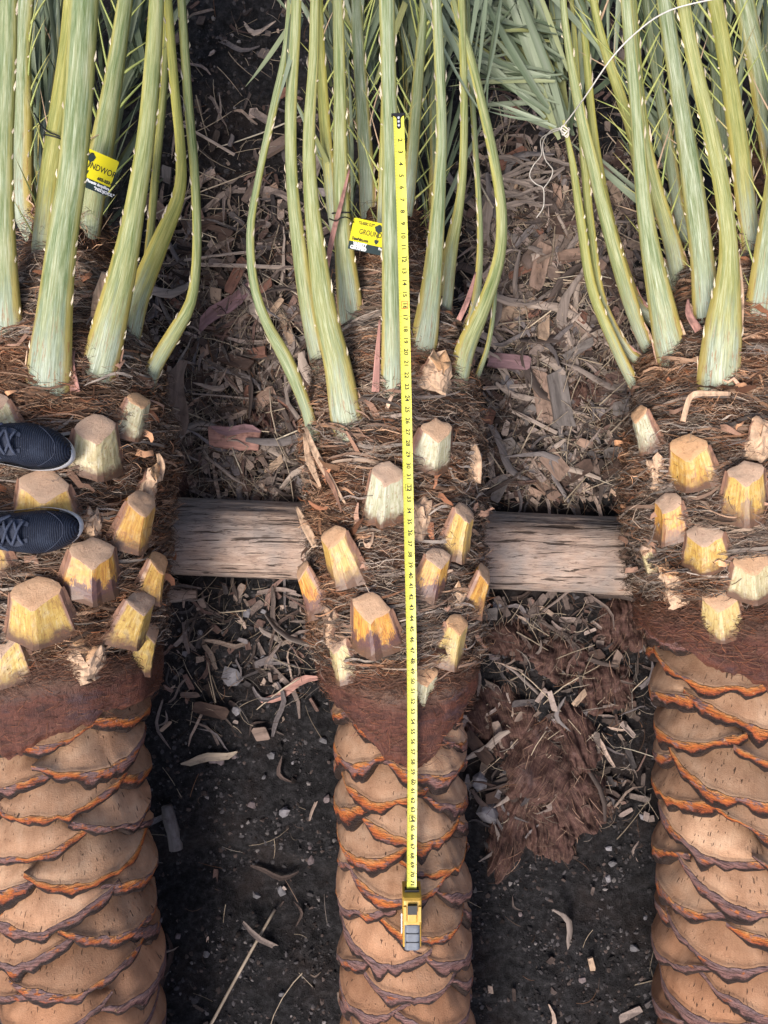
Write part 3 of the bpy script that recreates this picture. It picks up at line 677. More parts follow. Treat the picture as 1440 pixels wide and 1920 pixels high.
    if embed:
        for sg in (-1, 1):
            for _ in range(2):
                a0 = rng.uniform(.07, .12); l0 = rng.uniform(.05, .16); ss = np.linspace(a0, a0 + l0, 5)
                pp = [fi(x) + fb(x) * sg * fw(x) * (.47 + .10 * (i / 4) ** 2 * rng.uniform(0, 1)) + fn(x) * fw(x) * rng.uniform(-.05, .12) for i, x in enumerate(ss)]
                Vs, Fs_ = strip_mesh('torn_sheath', pp, [.012 * rng.uniform(.5, 1.3), .010 * rng.uniform(.5, 1.3), .002], None, .0015, fn(a0) + fb(a0) * sg * .6)
                q = link('torn_sheath', mesh('torn_sheath', Vs - p.base, Fs_, M[('margin', 'pink', 'pale')[int(rng.integers(3))]]), o); q['tone'] = float(rng.random())
    if spines:
        s0, s1, step = spines; s = s0
        while s < min(s1, top - .05) and fi(s)[1] < 1.30:
            for sg in (-1, 1):
                if rng.random() < .85:
                    dr = ft(s) * rng.uniform(.75, 1.1) + fb(s) * sg * rng.uniform(.35, .75) + fn(s) * rng.normal(0.05, .22)
                    put('spine', SPINE, o, p.base, fi(s) + fb(s) * sg * fw(s) * .38, orient(dr, fb(s) * sg + fn(s) * .3, rng.uniform(*slen) * (1 + .5 * (s - s0))))
            s += step * rng.uniform(.7, 1.3)
    if leaves:
        s0, step = leaves[:2]; s = s0
        while s < top - .03 and fi(s)[1] < 1.36:
            for sg in (-1, 1):
                if rng.random() < .9:
                    dr = ft(s) * 1.0 + fb(s) * sg * rng.uniform(.15, .6) + fn(s) * rng.normal(0., .25)
                    L_ = rng.uniform(.22, .42)
                    put('leaflet', LEAF[int(rng.integers(5))], o, p.base, fi(s) + fb(s) * sg * fw(s) * .35, orient(dr, fn(s) + fb(s) * sg * rng.uniform(-.9, .9), L_, L_ * rng.uniform(.7, 1.1)))
            s += step * rng.uniform(.7, 1.3)
    STALKS[key] = (fi, ft, fb, fn, fw, o, ln, pth)
    return o

for p in PALMS:
    trunk(p); crown(p)
collar(PL, -.6, -.575, -.465, 1.0, -.345)
collar(PC, .10, -.60, -.425, .80, -.375)
collar(PR, .10, -.41, -.30, .9, -.225)

# ---- stubs, placed where each one stands on its crown
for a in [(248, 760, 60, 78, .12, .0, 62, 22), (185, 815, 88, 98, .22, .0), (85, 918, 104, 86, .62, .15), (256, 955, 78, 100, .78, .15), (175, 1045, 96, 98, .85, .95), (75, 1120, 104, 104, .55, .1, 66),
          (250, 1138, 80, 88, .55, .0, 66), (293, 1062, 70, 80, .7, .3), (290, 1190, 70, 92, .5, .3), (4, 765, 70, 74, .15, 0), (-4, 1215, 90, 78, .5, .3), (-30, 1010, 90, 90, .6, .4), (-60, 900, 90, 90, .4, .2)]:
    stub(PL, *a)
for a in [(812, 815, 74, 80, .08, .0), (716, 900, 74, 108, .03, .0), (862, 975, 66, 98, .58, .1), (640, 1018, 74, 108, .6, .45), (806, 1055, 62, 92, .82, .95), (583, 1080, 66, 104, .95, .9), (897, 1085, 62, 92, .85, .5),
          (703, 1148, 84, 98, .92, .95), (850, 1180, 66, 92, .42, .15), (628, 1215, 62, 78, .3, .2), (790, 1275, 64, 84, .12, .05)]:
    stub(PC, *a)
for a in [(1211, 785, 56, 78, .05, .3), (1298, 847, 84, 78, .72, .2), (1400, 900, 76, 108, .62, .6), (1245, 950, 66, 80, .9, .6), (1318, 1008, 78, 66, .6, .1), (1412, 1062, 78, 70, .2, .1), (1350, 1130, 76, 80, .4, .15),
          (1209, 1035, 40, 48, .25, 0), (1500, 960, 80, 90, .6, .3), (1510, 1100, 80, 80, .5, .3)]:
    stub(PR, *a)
# torn, pale ones
for (p, u, v, a, b) in [(PC, 788, 950, 46, 66), (PC, 866, 1104, 34, 46), (PC, 612, 1160, 44, 46), (PC, 668, 1185, 30, 30), (PL, 284, 888, 40, 66), (PL, 168, 1218, 70, 58), (PL, 180, 965, 26, 60), (PR, 1230, 868, 36, 64), (PR, 1250, 1076, 44, 78), (PR, 1432, 800, 44, 70), (PC, 822, 682, 62, 50)]:
    stub(p, u, v, a, b, .3, .2, torn=True, label='torn pale chopped leaf base')

# ---- frond stalks
sp, lf = (.22, 1.6, .045), (.95, .05)
stalk(PL, 'L3', [(22, 650, 66), (12, 500, 46), (8, 300, 38), (15, 100, 36), (18, -60, 34)], 1.80, 1.68, .25, .4, ext=.6)
stalk(PL, 'L1', [(92, 715, 86), (104, 570, 64), (117, 450, 55), (136, 320, 52), (150, 150, 51), (162, -60, 50)], 1.725, 1.56, .15, .35)
stalk(PL, 'L2', [(76, 510, 42), (92, 350, 40), (108, 230, 36), (126, 90, 30), (140, -60, 28)], 1.86, 1.74, .95, .05, (.12, .5, .06))
stalk(PL, 'L4', [(47, 385, 56), (45, 230, 48), (44, 100, 36), (54, -60, 34)], 1.95, 1.86, .35, .7, (.15, 1.1, .05), lf)
stalk(PL, 'L5', [(92, 300, 46), (105, 160, 42), (122, -60, 38)], 2.02, 1.95, .1, .9, (.1, .9, .05), (.16, .035))
stalk(PL, 'L6', [(160, 470, 44), (172, 380, 44), (192, 270, 42), (216, 130, 32), (244, -60, 26)], 1.92, 1.80, .3, .3, (.16, 1.2, .04), (.75, .05), slen=(.07, .14))
stalk(PL, 'L7', [(186, 690, 68), (208, 600, 60), (232, 500, 48), (252, 395, 37), (273, 260, 32), (286, 120, 30), (298, -60, 26)], 1.76, 1.62, .5, .25)
stalk(PL, 'L8', [(238, 640, 46), (258, 560, 42), (298, 460, 34), (334, 370, 24), (339, 290, 20), (326, 150, 18), (312, -40, 16)], 1.90, 1.80, .95, .0)
stalk(PL, 'L9', [(272, 738, 30), (288, 690, 30), (328, 622, 28), (358, 565, 21), (369, 470, 18), (365, 330, 18), (352, 180, 18), (338, -40, 16)], 1.92, 1.84, .4, .2)
stalk(PL, 'L10', [(262, 590, 18), (280, 450, 16), (292, 320, 16), (308, 150, 15), (316, -40, 14)], 2.0, 1.92, .6, .1)
stalk(PL, 'L11', [(185, 420, 30), (212, 250, 26), (250, 60, 22), (268, -60, 20)], 2.06, 2.0, .2, .7, (.1, .8, .05), (.14, .035))
stalk(PL, 'L12', [(70, 420, 30), (75, 250, 26), (90, 60, 22), (96, -60, 20)], 2.08, 2.02, .2, .7, (.1, .8, .05), (.12, .04))

stalk(PC, 'C1', [(734, 728, 44), (735, 640, 39), (734, 520, 36), (732, 380, 32), (731, 230, 29), (727, 80, 29), (724, -60, 29)], 1.725, 1.60, .2, .55)
stalk(PC, 'C2', [(652, 792, 66), (634, 690, 54), (611, 590, 46), (594, 470, 36), (582, 350, 28), (580, 240, 24), (588, 110, 20), (592, -60, 18)], 1.72, 1.62, .65, .4)
stalk(PC, 'C3', [(604, 690, 44), (580, 590, 36), (562, 470, 32), (548, 340, 25), (546, 200, 25), (554, 60, 22), (558, -60, 20)], 1.80, 1.70, .4, .35)
stalk(PC, 'C4', [(600, 862, 42), (578, 775, 26), (540, 680, 30), (500, 605, 22), (476, 530, 20), (470, 430, 18), (488, 320, 16), (514, 200, 18), (536, 90, 14), (548, -50, 12)], 1.84, 1.78, .2, .35)
stalk(PC, 'C5', [(662, 605, 54), (652, 530, 46), (644, 450, 36), (640, 380, 31), (638, 290, 28), (637, 150, 24), (632, -60, 20)], 1.79, 1.69, .5, .4)
stalk(PC, 'C6', [(632, 440, 28), (618, 330, 26), (607, 200, 24), (600, 60, 18), (596, -60, 18)], 1.90, 1.80, .8, .0, (.12, .9, .05), (.7, .05))
stalk(PC, 'C7', [(692, 400, 36), (688, 330, 32), (681, 220, 27), (672, 80, 24), (666, -60, 24)], 1.90, 1.82, .1, .9, (.1, 1.2, .035), (.55, .045), slen=(.07, .13))
stalk(PC, 'C8', [(713, 440, 14), (716, 330, 14), (720, 200, 12), (722, 0, 12)], 1.80, 1.74, .8, 0, (.1, .5, .05))
stalk(PC, 'C9', [(762, 400, 26), (773, 290, 24), (783, 160, 21), (792, 50, 18), (800, -60, 18)], 1.84, 1.76, .25, .35, (.12, 1.2, .035), (.6, .045), slen=(.07, .14))
stalk(PC, 'C10', [(792, 650, 56), (806, 560, 42), (817, 450, 32), (825, 330, 24), (828, 230, 20), (822, 80, 20), (815, -60, 18)], 1.76, 1.66, .25, .5)
stalk(PC, 'C11', [(828, 600, 36), (843, 480, 30), (860, 390, 20), (868, 310, 17), (870, 180, 16), (864, -40, 15)], 1.84, 1.76, .6, .2)
stalk(PC, 'C12', [(846, 765, 46), (870, 660, 42), (902, 585, 32), (934, 490, 26), (940, 400, 24), (926, 300, 22), (902, 190, 20), (880, 100, 18), (852, 10, 16), (842, -50, 14)], 1.86, 1.76, .5, .25, leaves=(.88, .04))
stalk(PC, 'C13', [(872, 620, 22), (892, 560, 20), (900, 440, 14), (890, 260, 13), (880, 100, 12), (874, -40, 12)], 1.92, 1.84, .3, .3)
stalk(PC, 'C14', [(872, 790, 14), (890, 720, 14), (914, 650, 12), (926, 575, 11), (930, 500, 9)], 1.97, 1.92, .3, .4, ext=.03)
stalk(PC, 'C15', [(655, 420, 26), (650, 250, 24), (650, 60, 22), (650, -60, 20)], 2.02, 1.94, .2, .6, (.1, .8, .05), (.14, .035))
stalk(PC, 'C16', [(810, 430, 26), (812, 250, 24), (806, 60, 22), (800, -60, 20)], 2.0, 1.92, .2, .6, (.1, .8, .05), (.14, .035))
stalk(PC, 'C17', [(770, 330, 22), (765, 200, 20), (755, 60, 18), (750, -60, 18)], 2.02, 1.96, .2, .6, (.1, .8, .05), (.1, .035))

stalk(PR, 'R1', [(1348, 705, 78), (1356, 610, 66), (1366, 500, 38), (1362, 410, 30), (1344, 300, 29), (1314, 170, 26), (1290, 60, 24), (1272, -60, 22)], 1.725, 1.60, .85, .3, (.42, 1.0, .05), slen=(.03, .06))
stalk(PR, 'R2', [(1262, 665, 62), (1240, 570, 48), (1217, 450, 34), (1204, 350, 27), (1195, 230, 23), (1182, 90, 22), (1168, -60, 20)], 1.76, 1.64, .3, .5)
stalk(PR, 'R3', [(1326, 600, 50), (1316, 480, 42), (1298, 340, 38), (1275, 190, 30), (1250, 30, 28), (1238, -60, 27)], 1.80, 1.68, .2, .65, (.3, 1.1, .05), slen=(.03, .06))
stalk(PR, 'R4', [(1408, 470, 34), (1396, 360, 36), (1384, 260, 34), (1362, 120, 28), (1335, -30, 26), (1330, -60, 26)], 1.86, 1.76, .85, .1, (.12, 1.2, .04), (.8, .05), slen=(.06, .12))
stalk(PR, 'R5', [(1420, 605, 58), (1436, 480, 46), (1460, 300, 40), (1470, 100, 36), (1480, -60, 34)], 1.80, 1.68, .2, .6, (.2, 1.0, .05))
stalk(PR, 'R6', [(1280, 525, 44), (1262, 460, 34), (1240, 390, 28), (1218, 310, 26), (1200, 200, 22), (1180, -40, 20)], 1.90, 1.80, .6, .2, (.1, .9, .045))
stalk(PR, 'R7', [(1214, 650, 28), (1180, 560, 30), (1142, 430, 26), (1112, 310, 23), (1086, 200, 20), (1062, 60, 14), (1052, -50, 12)], 1.84, 1.74, .4, .3)
stalk(PR, 'R8', [(1192, 722, 26), (1150, 640, 22), (1110, 540, 20), (1090, 420, 18), (1076, 320, 14), (1066, 268, 10), (1060, 240, 8)], 1.94, 1.86, .7, .1, ext=.02)
stalk(PR, 'R9', [(1172, 650, 20), (1128, 560, 18), (1108, 430, 18), (1098, 330, 16), (1090, 250, 12), (1080, 100, 10)], 1.98, 1.9, .7, .1, ext=.3)
stalk(PR, 'R10', [(1222, 470, 26), (1190, 270, 22), (1160, 170, 20), (1125, 60, 16), (1105, -40, 14)], 1.90, 1.80, .7, .0, (.2, 1.0, .05), (.62, .045))
stalk(PR, 'R11', [(1445, 330, 44), (1425, 150, 40), (1402, 40, 36), (1385, -60, 34)], 1.92, 1.82, .3, .6, (.1, 1.0, .045), (.6, .05))
stalk(PR, 'R12', [(1368, 360, 28), (1352, 220, 24), (1338, 80, 20), (1328, -60, 20)], 1.98, 1.92, .15, .9, (.08, 1.0, .04), (.2, .04))
stalk(PR, 'R13', [(1190, 560, 24), (1148, 430, 20), (1124, 320, 18), (1110, 220, 16), (1096, 60, 14)], 1.96, 1.88, .75, .0, ext=.4)
stalk(PR, 'R14', [(1280, 420, 26), (1250, 250, 22), (1225, 100, 18), (1205, -60, 18)], 2.0, 1.94, .2, .6, (.1, 1.0, .045), (.14, .035))
stalk(PR, 'R15', [(1425, 420, 30), (1425, 250, 26), (1440, 60, 22)], 2.0, 1.94, .3, .6, (.08, 1.0, .04), (.15, .04))

# ---- the folded frond held by twine: leaflets thrown back over the mulch
def folded_frond(p, key, specs, d):
    par = STALKS[key][5]
    for (u0, v0, ang, L, n, sd) in specs:
        for _ in range(n):
            a = R(ang + rng.normal(0, sd)); l = L * rng.uniform(.75, 1.15)
            pos = P(u0 + rng.normal(0, 8), v0 + rng.normal(0, 8), d + rng.uniform(-.05, .06))
            dr = np.array([math.cos(a), math.sin(a), rng.normal(-.05, .12)])
            put('leaflet', LEAF[int(rng.integers(5))], par, p.base, pos, orient(dr, (rng.normal(0, .5), rng.normal(0, .5), 1), l, l * rng.uniform(.9, 1.35)))
folded_frond(PR, 'R8', [(1058, 246, 105, .40, 16, 9), (1040, 210, 128, .34, 12, 10), (1040, 190, 155, .26, 12, 8), (1045, 150, 172, .24, 10, 9), (1050, 110, 150, .26, 10, 10), (1045, 236, 168, .20, 6, 8), (1055, 60, 160, .28, 10, 12), (1070, 240, 84, .38, 10, 8), (1090, 180, 75, .36, 8, 12), (1020, 90, 140, .32, 14, 16), (1010, 40, 120, .30, 12, 22), (1060, 140, 120, .30, 10, 14)], 1.95)
folded_frond(PC, 'C12', [(862, 50, -20, .18, 5, 12), (870, 60, 5, .22, 6, 14), (850, 20, 60, .3, 8, 20), (880, 110, 20, .16, 4, 12), (850, 30, 120, .25, 6, 18), (900, 60, 30, .26, 10, 22), (890, 20, 70, .28, 8, 25), (790, 150, 95, .3, 14, 14), (700, 160, 92, .3, 14, 12), (640, 150, 96, .3, 12, 12), (830, 120, 88, .3, 10, 14)], 1.93)
folded_frond(PL, 'L5', [(70, 180, 92, .32, 14, 12), (115, 170, 85, .34, 16, 12), (215, 200, 80, .34, 16, 12), (260, 140, 80, .3, 12, 12), (20, 200, 92, .3, 8, 12)], 2.02)
folded_frond(PC, 'C3', [(552, 30, 250, .2, 4, 9), (556, 20, 110, .2, 5, 20)], 1.78)

# ---- dead brown strip and split sheaths on the middle crown
def dead_strip(p, name, pts, wpx, mat):
    V, F = strip_mesh(name, [P(*q) for q in pts], wpx, mat)
    return link(name, mesh(name, V - p.base, F, mat), p.root)
dead_strip(PC, 'dead_leaf_sheath', [(655, 318, 1.735), (640, 380, 1.735), (622, 450, 1.745), (610, 530, 1.80)], [.004, .010, .012, .006], M['pink'])
dead_strip(PC, 'dead_leaf_sheath', [(704, 735, 1.75), (708, 660, 1.74), (712, 600, 1.74)], [.018, .012, .004], M['pink'])
dead_strip(PC, 'dead_leaf_sheath', [(572, 800, 1.83), (592, 850, 1.80), (620, 900, 1.77), (648, 945, 1.75)], [.008, .016, .014, .004], M['pale'])
dead_strip(PC, 'dead_leaf_sheath', [(578, 822, 1.83), (600, 870, 1.79), (625, 915, 1.76), (640, 960, 1.75)], [.004, .014, .012, .003], M['margin'])
dead_strip(PC, 'dead_leaf_sheath', [(570, 812, 1.84), (580, 862, 1.82), (600, 912, 1.79)], [.006, .020, .006], M['pale'])
dead_strip(PC, 'dead_leaf_sheath', [(888, 905, 1.86), (892, 860, 1.83), (884, 815, 1.84)], [.035, .028, .006], M['pale'])
dead_strip(PC, 'dead_leaf_sheath', [(556, 950, 1.90), (575, 990, 1.87), (592, 1025, 1.85)], [.006, .022, .016], M['pale'])
dead_strip(PC, 'dead_leaf_sheath', [(860, 600, 1.80), (878, 560, 1.80), (892, 510, 1.83)], [.012, .012, .003], M['pink'])
dead_strip(PL, 'dead_leaf_sheath', [(182, 600, 1.80), (186, 560, 1.79), (196, 510, 1.80)], [.03, .028, .012], M['pale'])
dead_strip(PL, 'dead_leaf_sheath', [(142, 735, 1.74), (134, 680, 1.74), (142, 640, 1.76)], [.022, .014, .004], M['pink'])
dead_strip(PL, 'dead_leaf_sheath', [(298, 900, 1.88), (302, 870, 1.87), (296, 850, 1.87)], [.018, .022, .008], M['pale'])
dead_strip(PR, 'dead_leaf_sheath', [(1280, 790, 1.73), (1296, 742, 1.72), (1330, 738, 1.71), (1370, 738, 1.71)], [.012, .012, .012, .008], M['pale'])
dead_strip(PR, 'dead_leaf_sheath', [(1310, 620, 1.80), (1292, 590, 1.80), (1290, 560, 1.82)], [.02, .016, .004], M['pink'])
dead_strip(PR, 'dead_leaf_sheath', [(1385, 660, 1.76), (1392, 560, 1.77), (1385, 470, 1.79)], [.010, .008, .003], M['pale'])

# ------------------------------------------------------------ litter on the ground
def chip_mesh(L, W, T, bend, seed, mat, name):
    r = np.random.default_rng(seed); n = 8; a = np.linspace(0, 2 * np.pi, n, endpoint=False) + .39
    x = np.sign(np.cos(a)) * np.abs(np.cos(a)) ** .35 * W / 2 * r.uniform(.7, 1.1, n); y = np.sign(np.sin(a)) * np.abs(np.sin(a)) ** .35 * L / 2 * r.uniform(.75, 1.1, n)
    z = bend * (y / L) ** 2 * 4 + .25 * W * (x / W) ** 2
    top = np.stack([x, y, z + T / 2], -1); bot = np.stack([x * .95, y * .97, z - T / 2], -1)
    V = np.vstack([top, bot, [0, 0, T / 2], [0, 0, -T / 2]]); i = np.arange(n); j = (i + 1) % n
    F3 = np.vstack([np.stack([np.full(n, 2 * n), i, j], -1), np.stack([np.full(n, 2 * n + 1), n + j, n + i], -1)])
    F4 = np.stack([i, n + i, n + j, j], -1)
    return V, [F3, F4]
def strip_var(L, W, curl, twist, seed):
    r = np.random.default_rng(seed); k = 7; t = np.linspace(-.5, .5, k)
    path = np.stack([curl * (t ** 2 - .1) * L + .05 * L * np.sin(t * 7 + seed), t * L, .18 * L * (r.uniform(-.3, 1)) * (.25 - t ** 2)], -1)
    wd = W / 2 * (1 - (2 * np.abs(t)) ** 3 * r.uniform(.4, .95)); ang = twist * t
    B = np.stack([np.cos(ang), 0 * t, np.sin(ang)], -1); N = np.stack([-np.sin(ang), 0 * t, np.cos(ang)], -1)
    rows = [path - B * wd[:, None] + N * .3 * wd[:, None], path, path + B * wd[:, None] + N * .3 * wd[:, None]]
    V = np.stack(rows, 0); V2 = V - N[None] * .0022
    F = gridF(3, k); n0 = 3 * k; rim = []
    for i in range(k - 1): rim += [(i, i + 1, n0 + i + 1, n0 + i), (2 * k + i, n0 + 2 * k + i, n0 + 2 * k + i + 1, 2 * k + i + 1)]
    return np.vstack([V.reshape(-1, 3), V2.reshape(-1, 3)]), [F, F[:, ::-1] + n0, np.array(rim)]
def straw_var(L, r_, curl, seed):
    t = np.linspace(-.5, .5, 5); path = np.stack([curl * L * t ** 2, t * L, .06 * L * np.sin(t * 3 + seed)], -1); return tube(path, r_ * (1 - .5 * (t + .5)), 4)
def stone_var(r_, seed):
    r = np.random.default_rng(seed); g = (1 + 5 ** .5) / 2
    V = nrm(np.array([(-1, g, 0), (1, g, 0), (-1, -g, 0), (1, -g, 0), (0, -1, g), (0, 1, g), (0, -1, -g), (0, 1, -g), (g, 0, -1), (g, 0, 1), (-g, 0, -1), (-g, 0, 1)], float))
    F = np.array([(0, 11, 5), (0, 5, 1), (0, 1, 7), (0, 7, 10), (0, 10, 11), (1, 5, 9), (5, 11, 4), (11, 10, 2), (10, 7, 6), (7, 1, 8), (3, 9, 4), (3, 4, 2), (3, 2, 6), (3, 6, 8), (3, 8, 9), (4, 9, 5), (2, 4, 11), (6, 2, 10), (8, 6, 7), (9, 8, 1)])
    return V * r.uniform(.6, 1.25, (12, 1)) * r_ * [1, 1.15, .65], [F]
CH = [chip_mesh(r[0], r[1], r[2], r[3], 100 + i, None, '') for i, r in enumerate([(.075, .030, .010, .004), (.05, .032, .008, .0), (.10, .028, .011, .008), (.06, .018, .006, .003), (.045, .04, .007, .002), (.12, .036, .012, .012), (.085, .022, .007, -.004), (.035, .022, .006, 0)])]
ST = [strip_var(L, W, c, t, i) for i, (L, W, c, t) in enumerate([(.16, .016, .5, .6), (.22, .012, -.4, 1.2), (.13, .02, .2, .3), (.26, .018, .25, -.8), (.18, .009, -.8, 1.0), (.11, .014, .9, .5)])]
SW = [straw_var(L, r_, c, i) for i, (L, r_, c) in enumerate([(.12, .0014, .2), (.2, .0018, -.3), (.08, .0012, .6), (.28, .0022, .1), (.15, .0016, -.1)])]
SN = [stone_var(1, i + 40) for i in range(7)]
def rot_m(yaw, tx, ty):
    return np.array((Matrix.Rotation(yaw, 3, 'Z') @ Matrix.Rotation(tx, 3, 'X') @ Matrix.Rotation(ty, 3, 'Y')))
GD = 2.29
def gpos(u, v, h=0.0):
    d = GD
    for _ in range(4):
        x = (u - 720) / FPX * d; y = -(v - 960) / FPX * d
        d = CAM_H - gzf(x, y) - h
    return np.stack([(u - 720) / FPX * d, -(v - 960) / FPX * d, CAM_H - d + 0 * d], -1)
def region(u, v):
    """litter amount on the ground at a pixel (0..1)"""
    gapL = sstep(230, 330, u) * (1 - sstep(540, 640, u)); gapR = sstep(840, 920, u) * (1 - sstep(1160, 1260, u))
    up = 1 - sstep(925, 960, v)
    a = up * np.maximum(gapL * (.07 + .35 * sstep(260, 400, v) + .58 * sstep(420, 640, v)), gapR * (.20 + .8 * sstep(250, 400, v)))
    lowL = sstep(1080, 1110, v) * (1 - sstep(1180, 1420, v)) * gapL * .22
    lowR = sstep(1100, 1130, v) * (1 - sstep(1450, 1640, v)) * gapR * .22
    return np.maximum(np.maximum(a, lowL + .012 * (v > 1080)), lowR)
def draw_sites(n):
    u = rng.uniform(180, 1270, n * 12 + 60); v = rng.uniform(-60, 1980, n * 12 + 60); k = rng.random(len(u)) < region(u, v)
    return list(zip(u[k][:n].tolist(), v[k][:n].tolist()))
CC = np.array([(.10, .076, .066), (.17, .132, .115), (.24, .19, .165), (.13, .082, .068), (.30, .225, .18), (.13, .112, .11), (.06, .043, .037)])
# the uncountable bulk of it
acc = Acc()
for (u, v) in draw_sites(5200):
    k = rng.random(); lift = rng.uniform(-.004, .014)
    q = gpos(u, v) + [0, 0, lift]
    V, F = (CH[int(rng.integers(8))] if k < .42 else ST[int(rng.integers(6))] if k < .72 else SW[int(rng.integers(5))])
    s = rng.uniform(.3, .8) if k < .42 else rng.uniform(.35, 1.0)
    col = CC[int(rng.integers(7))] * rng.uniform(.3, 1.45) if k < .72 else np.array((.36, .29, .21)) * rng.uniform(.5, 1.4)
    acc.add((V * s) @ rot_m(rng.uniform(0, 6.28), rng.normal(0, .22), rng.normal(0, .22)).T + q, F, col)
# finely shredded fibre between the chips
n = 5200; S0 = np.array(draw_sites(n)); n = len(S0); q = gpos(S0[:, 0], S0[:, 1]); k = 5; t = np.linspace(-.5, .5, k)[None]
an = rng.uniform(0, 6.28, (n, 1)) + rng.normal(0, .9, (n, 1)) * t; ln = rng.uniform(.02, .10, (n, 1))
C = np.stack([q[:, :1] + np.cumsum(np.cos(an), 1) * ln / k, q[:, 1:2] + np.cumsum(np.sin(an), 1) * ln / k, q[:, 2:] + rng.uniform(.001, .03, (n, 1)) + .01 * np.cos(t * 3) + rng.normal(0, .012, (n, 1)) * t], -1)
V, F, pid = ribbons(C, rng.uniform(.0004, .0011, (n, 1)) * (1 - 1.2 * t ** 2), np.tile([[0, .2, 1.]], (n, 1)))
acc.add(V, F, (PALETTE[rng.integers(0, 8, n)] * [.9, .98, 1.05] * rng.uniform(.2, .95, (n, 1)))[pid])
o = link('mulch_litter', acc.build('mulch_litter', M['litter'], smooth=False)); tag(o, 'fine shredded brown palm litter spread over the dark soil', 'litter', kind='stuff')
# soil clods and grit
acc = Acc(); nc = 0
while nc < 15000:
    u = rng.uniform(150, 1300); v = rng.uniform(-80, 1990)
    q = gpos(u, v)
    if .5 * math.sin(q[0] * 17 + 3 * math.sin(q[1] * 9)) * math.sin(q[1] * 15 + 2 * math.sin(q[0] * 11)) + rng.uniform(-.35, .25) < -.02: continue
    V, F = SN[int(rng.integers(7))]; s = .0022 + .006 * rng.random() ** 2 + (.007 * rng.random() if rng.random() < .06 else 0)
    c = np.array(((.046, .042, .043), (.05, .038, .034))[int(rng.random() < .35)]) * rng.uniform(.2, 1.7) if rng.random() < .95 else np.array((.15, .135, .13)) * rng.uniform(.6, 1.3)
    acc.add(V * s @ rot_m(rng.uniform(0, 6), rng.normal(0, .5), rng.normal(0, .5)).T * [1, 1, .8] + q + [0, 0, -s * .12], F, c); nc += 1
o = link('soil_clods', acc.build('soil_clods', M['clod'], smooth=False)); tag(o, 'small dark clods and grit crumbled over the bare soil', 'soil', kind='stuff')

# pieces one can pick out
CHM = [mesh('chip', V, F, M['chip'], smooth=False) for V, F in CH]; STM = [mesh('strip', V, F, M['strip']) for V, F in ST]; SWM = [mesh('straw', V, F, M['straw']) for V, F in SW]; SNM = [mesh('stone', V * .02, F, M['stone'], smooth=False) for V, F in SN]
SWF = [mesh('straw', V, F, M['straw']) for V, F in SW]
def where(u, v):
    return ('beside the shoe palm' if u < 440 else 'left of the taped palm' if u < 720 else 'right of the taped palm' if u < 1045 else 'beside the twine-tied palm').replace('left of the', 'shoe side of').replace('right of the', 'twine side of'), ('frond side of beam' if v < 1000 else 'trunk side of beam')
CHS = ['blocky', 'stubby', 'long', 'narrow', 'square', 'broad', 'slim', 'tiny']; STS = ['hooked', 'long twisted', 'wide', 'long flat', 'curled', 'short curved']; SWS = ['short', 'long', 'very short', 'extra long', 'straight']
TONE = {'wood_chip': [(0, 'dark brown'), (.25, 'grey-brown'), (.5, 'tan'), (.75, 'reddish'), (.9, 'pale tan'), (1, 'grey')], 'dry_leaf_strip': [(0, 'dark brown'), (.35, 'grey-brown'), (.7, 'pale'), (1, 'grey')], 'straw': [(0, 'golden'), (.5, 'brownish'), (1, 'whitish')], 'stone': [(0, 'dark grey'), (.5, 'light grey'), (1, 'brown-grey')]}
def scatter(n, name, meshes, shapes, noun, cat, smin, smax, lift, tilt=.25, zone=None):
    k = 0; sites = draw_sites(n * 9) if zone is None else [(rng.uniform(310, 630) if rng.random() < .6 else rng.uniform(890, 1230), rng.uniform(1110, 1910)) for _ in range(n * 3)]
    for (u, v) in sites:
        if k >= n: break
        if not (300 < u < 630 or 880 < u < 1230) or v < -20 or v > 1930 or 930 < v < 1125 or math.hypot(u - 322, v - 1552) < 95: continue
        if v > 1420 and zone is None and u < 720 and rng.random() < .7: continue
        i = int(rng.integers(len(meshes))); tone, tn = TONE[name][int(rng.integers(len(TONE[name])))]
        if v > 1125 and tn in ('tan', 'reddish'): tone, tn = TONE[name][0]
        q = gpos(u, v) + [0, 0, rng.uniform(*lift)]
        o = link(name, meshes[i]); s = rng.uniform(smin, smax)
        o.location = q; o.rotation_euler = (rng.normal(0, tilt), rng.normal(0, tilt), rng.uniform(0, 6.28)); o.scale = (s * rng.uniform(.8, 1.25), s * rng.uniform(.9, 1.1), s)
        o['tone'] = float(tone); a, b = where(u, v)
        tag(o, '%s %s %s %s, %s' % (shapes[i], tn, noun, a, b), cat, '%s %s %ss %s, %s' % (shapes[i], tn, noun, a, b)); k += 1
scatter(170, 'wood_chip', CHM, CHS, 'wood chip', 'chip', .7, 1.25, (.006, .022))
scatter(115, 'dry_leaf_strip', STM, STS, 'leaf strip', 'leaf strip', .8, 1.6, (.010, .030))
scatter(75, 'straw', SWM, SWS, 'straw', 'straw', .7, 1.5, (.012, .034))
scatter(46, 'stone', SNM, ['small flat', 'pointed', 'small round', 'lumpy', 'chipped', 'little', 'angular'], 'stone', 'stone', .30, .85, (.001, .004), zone=1)

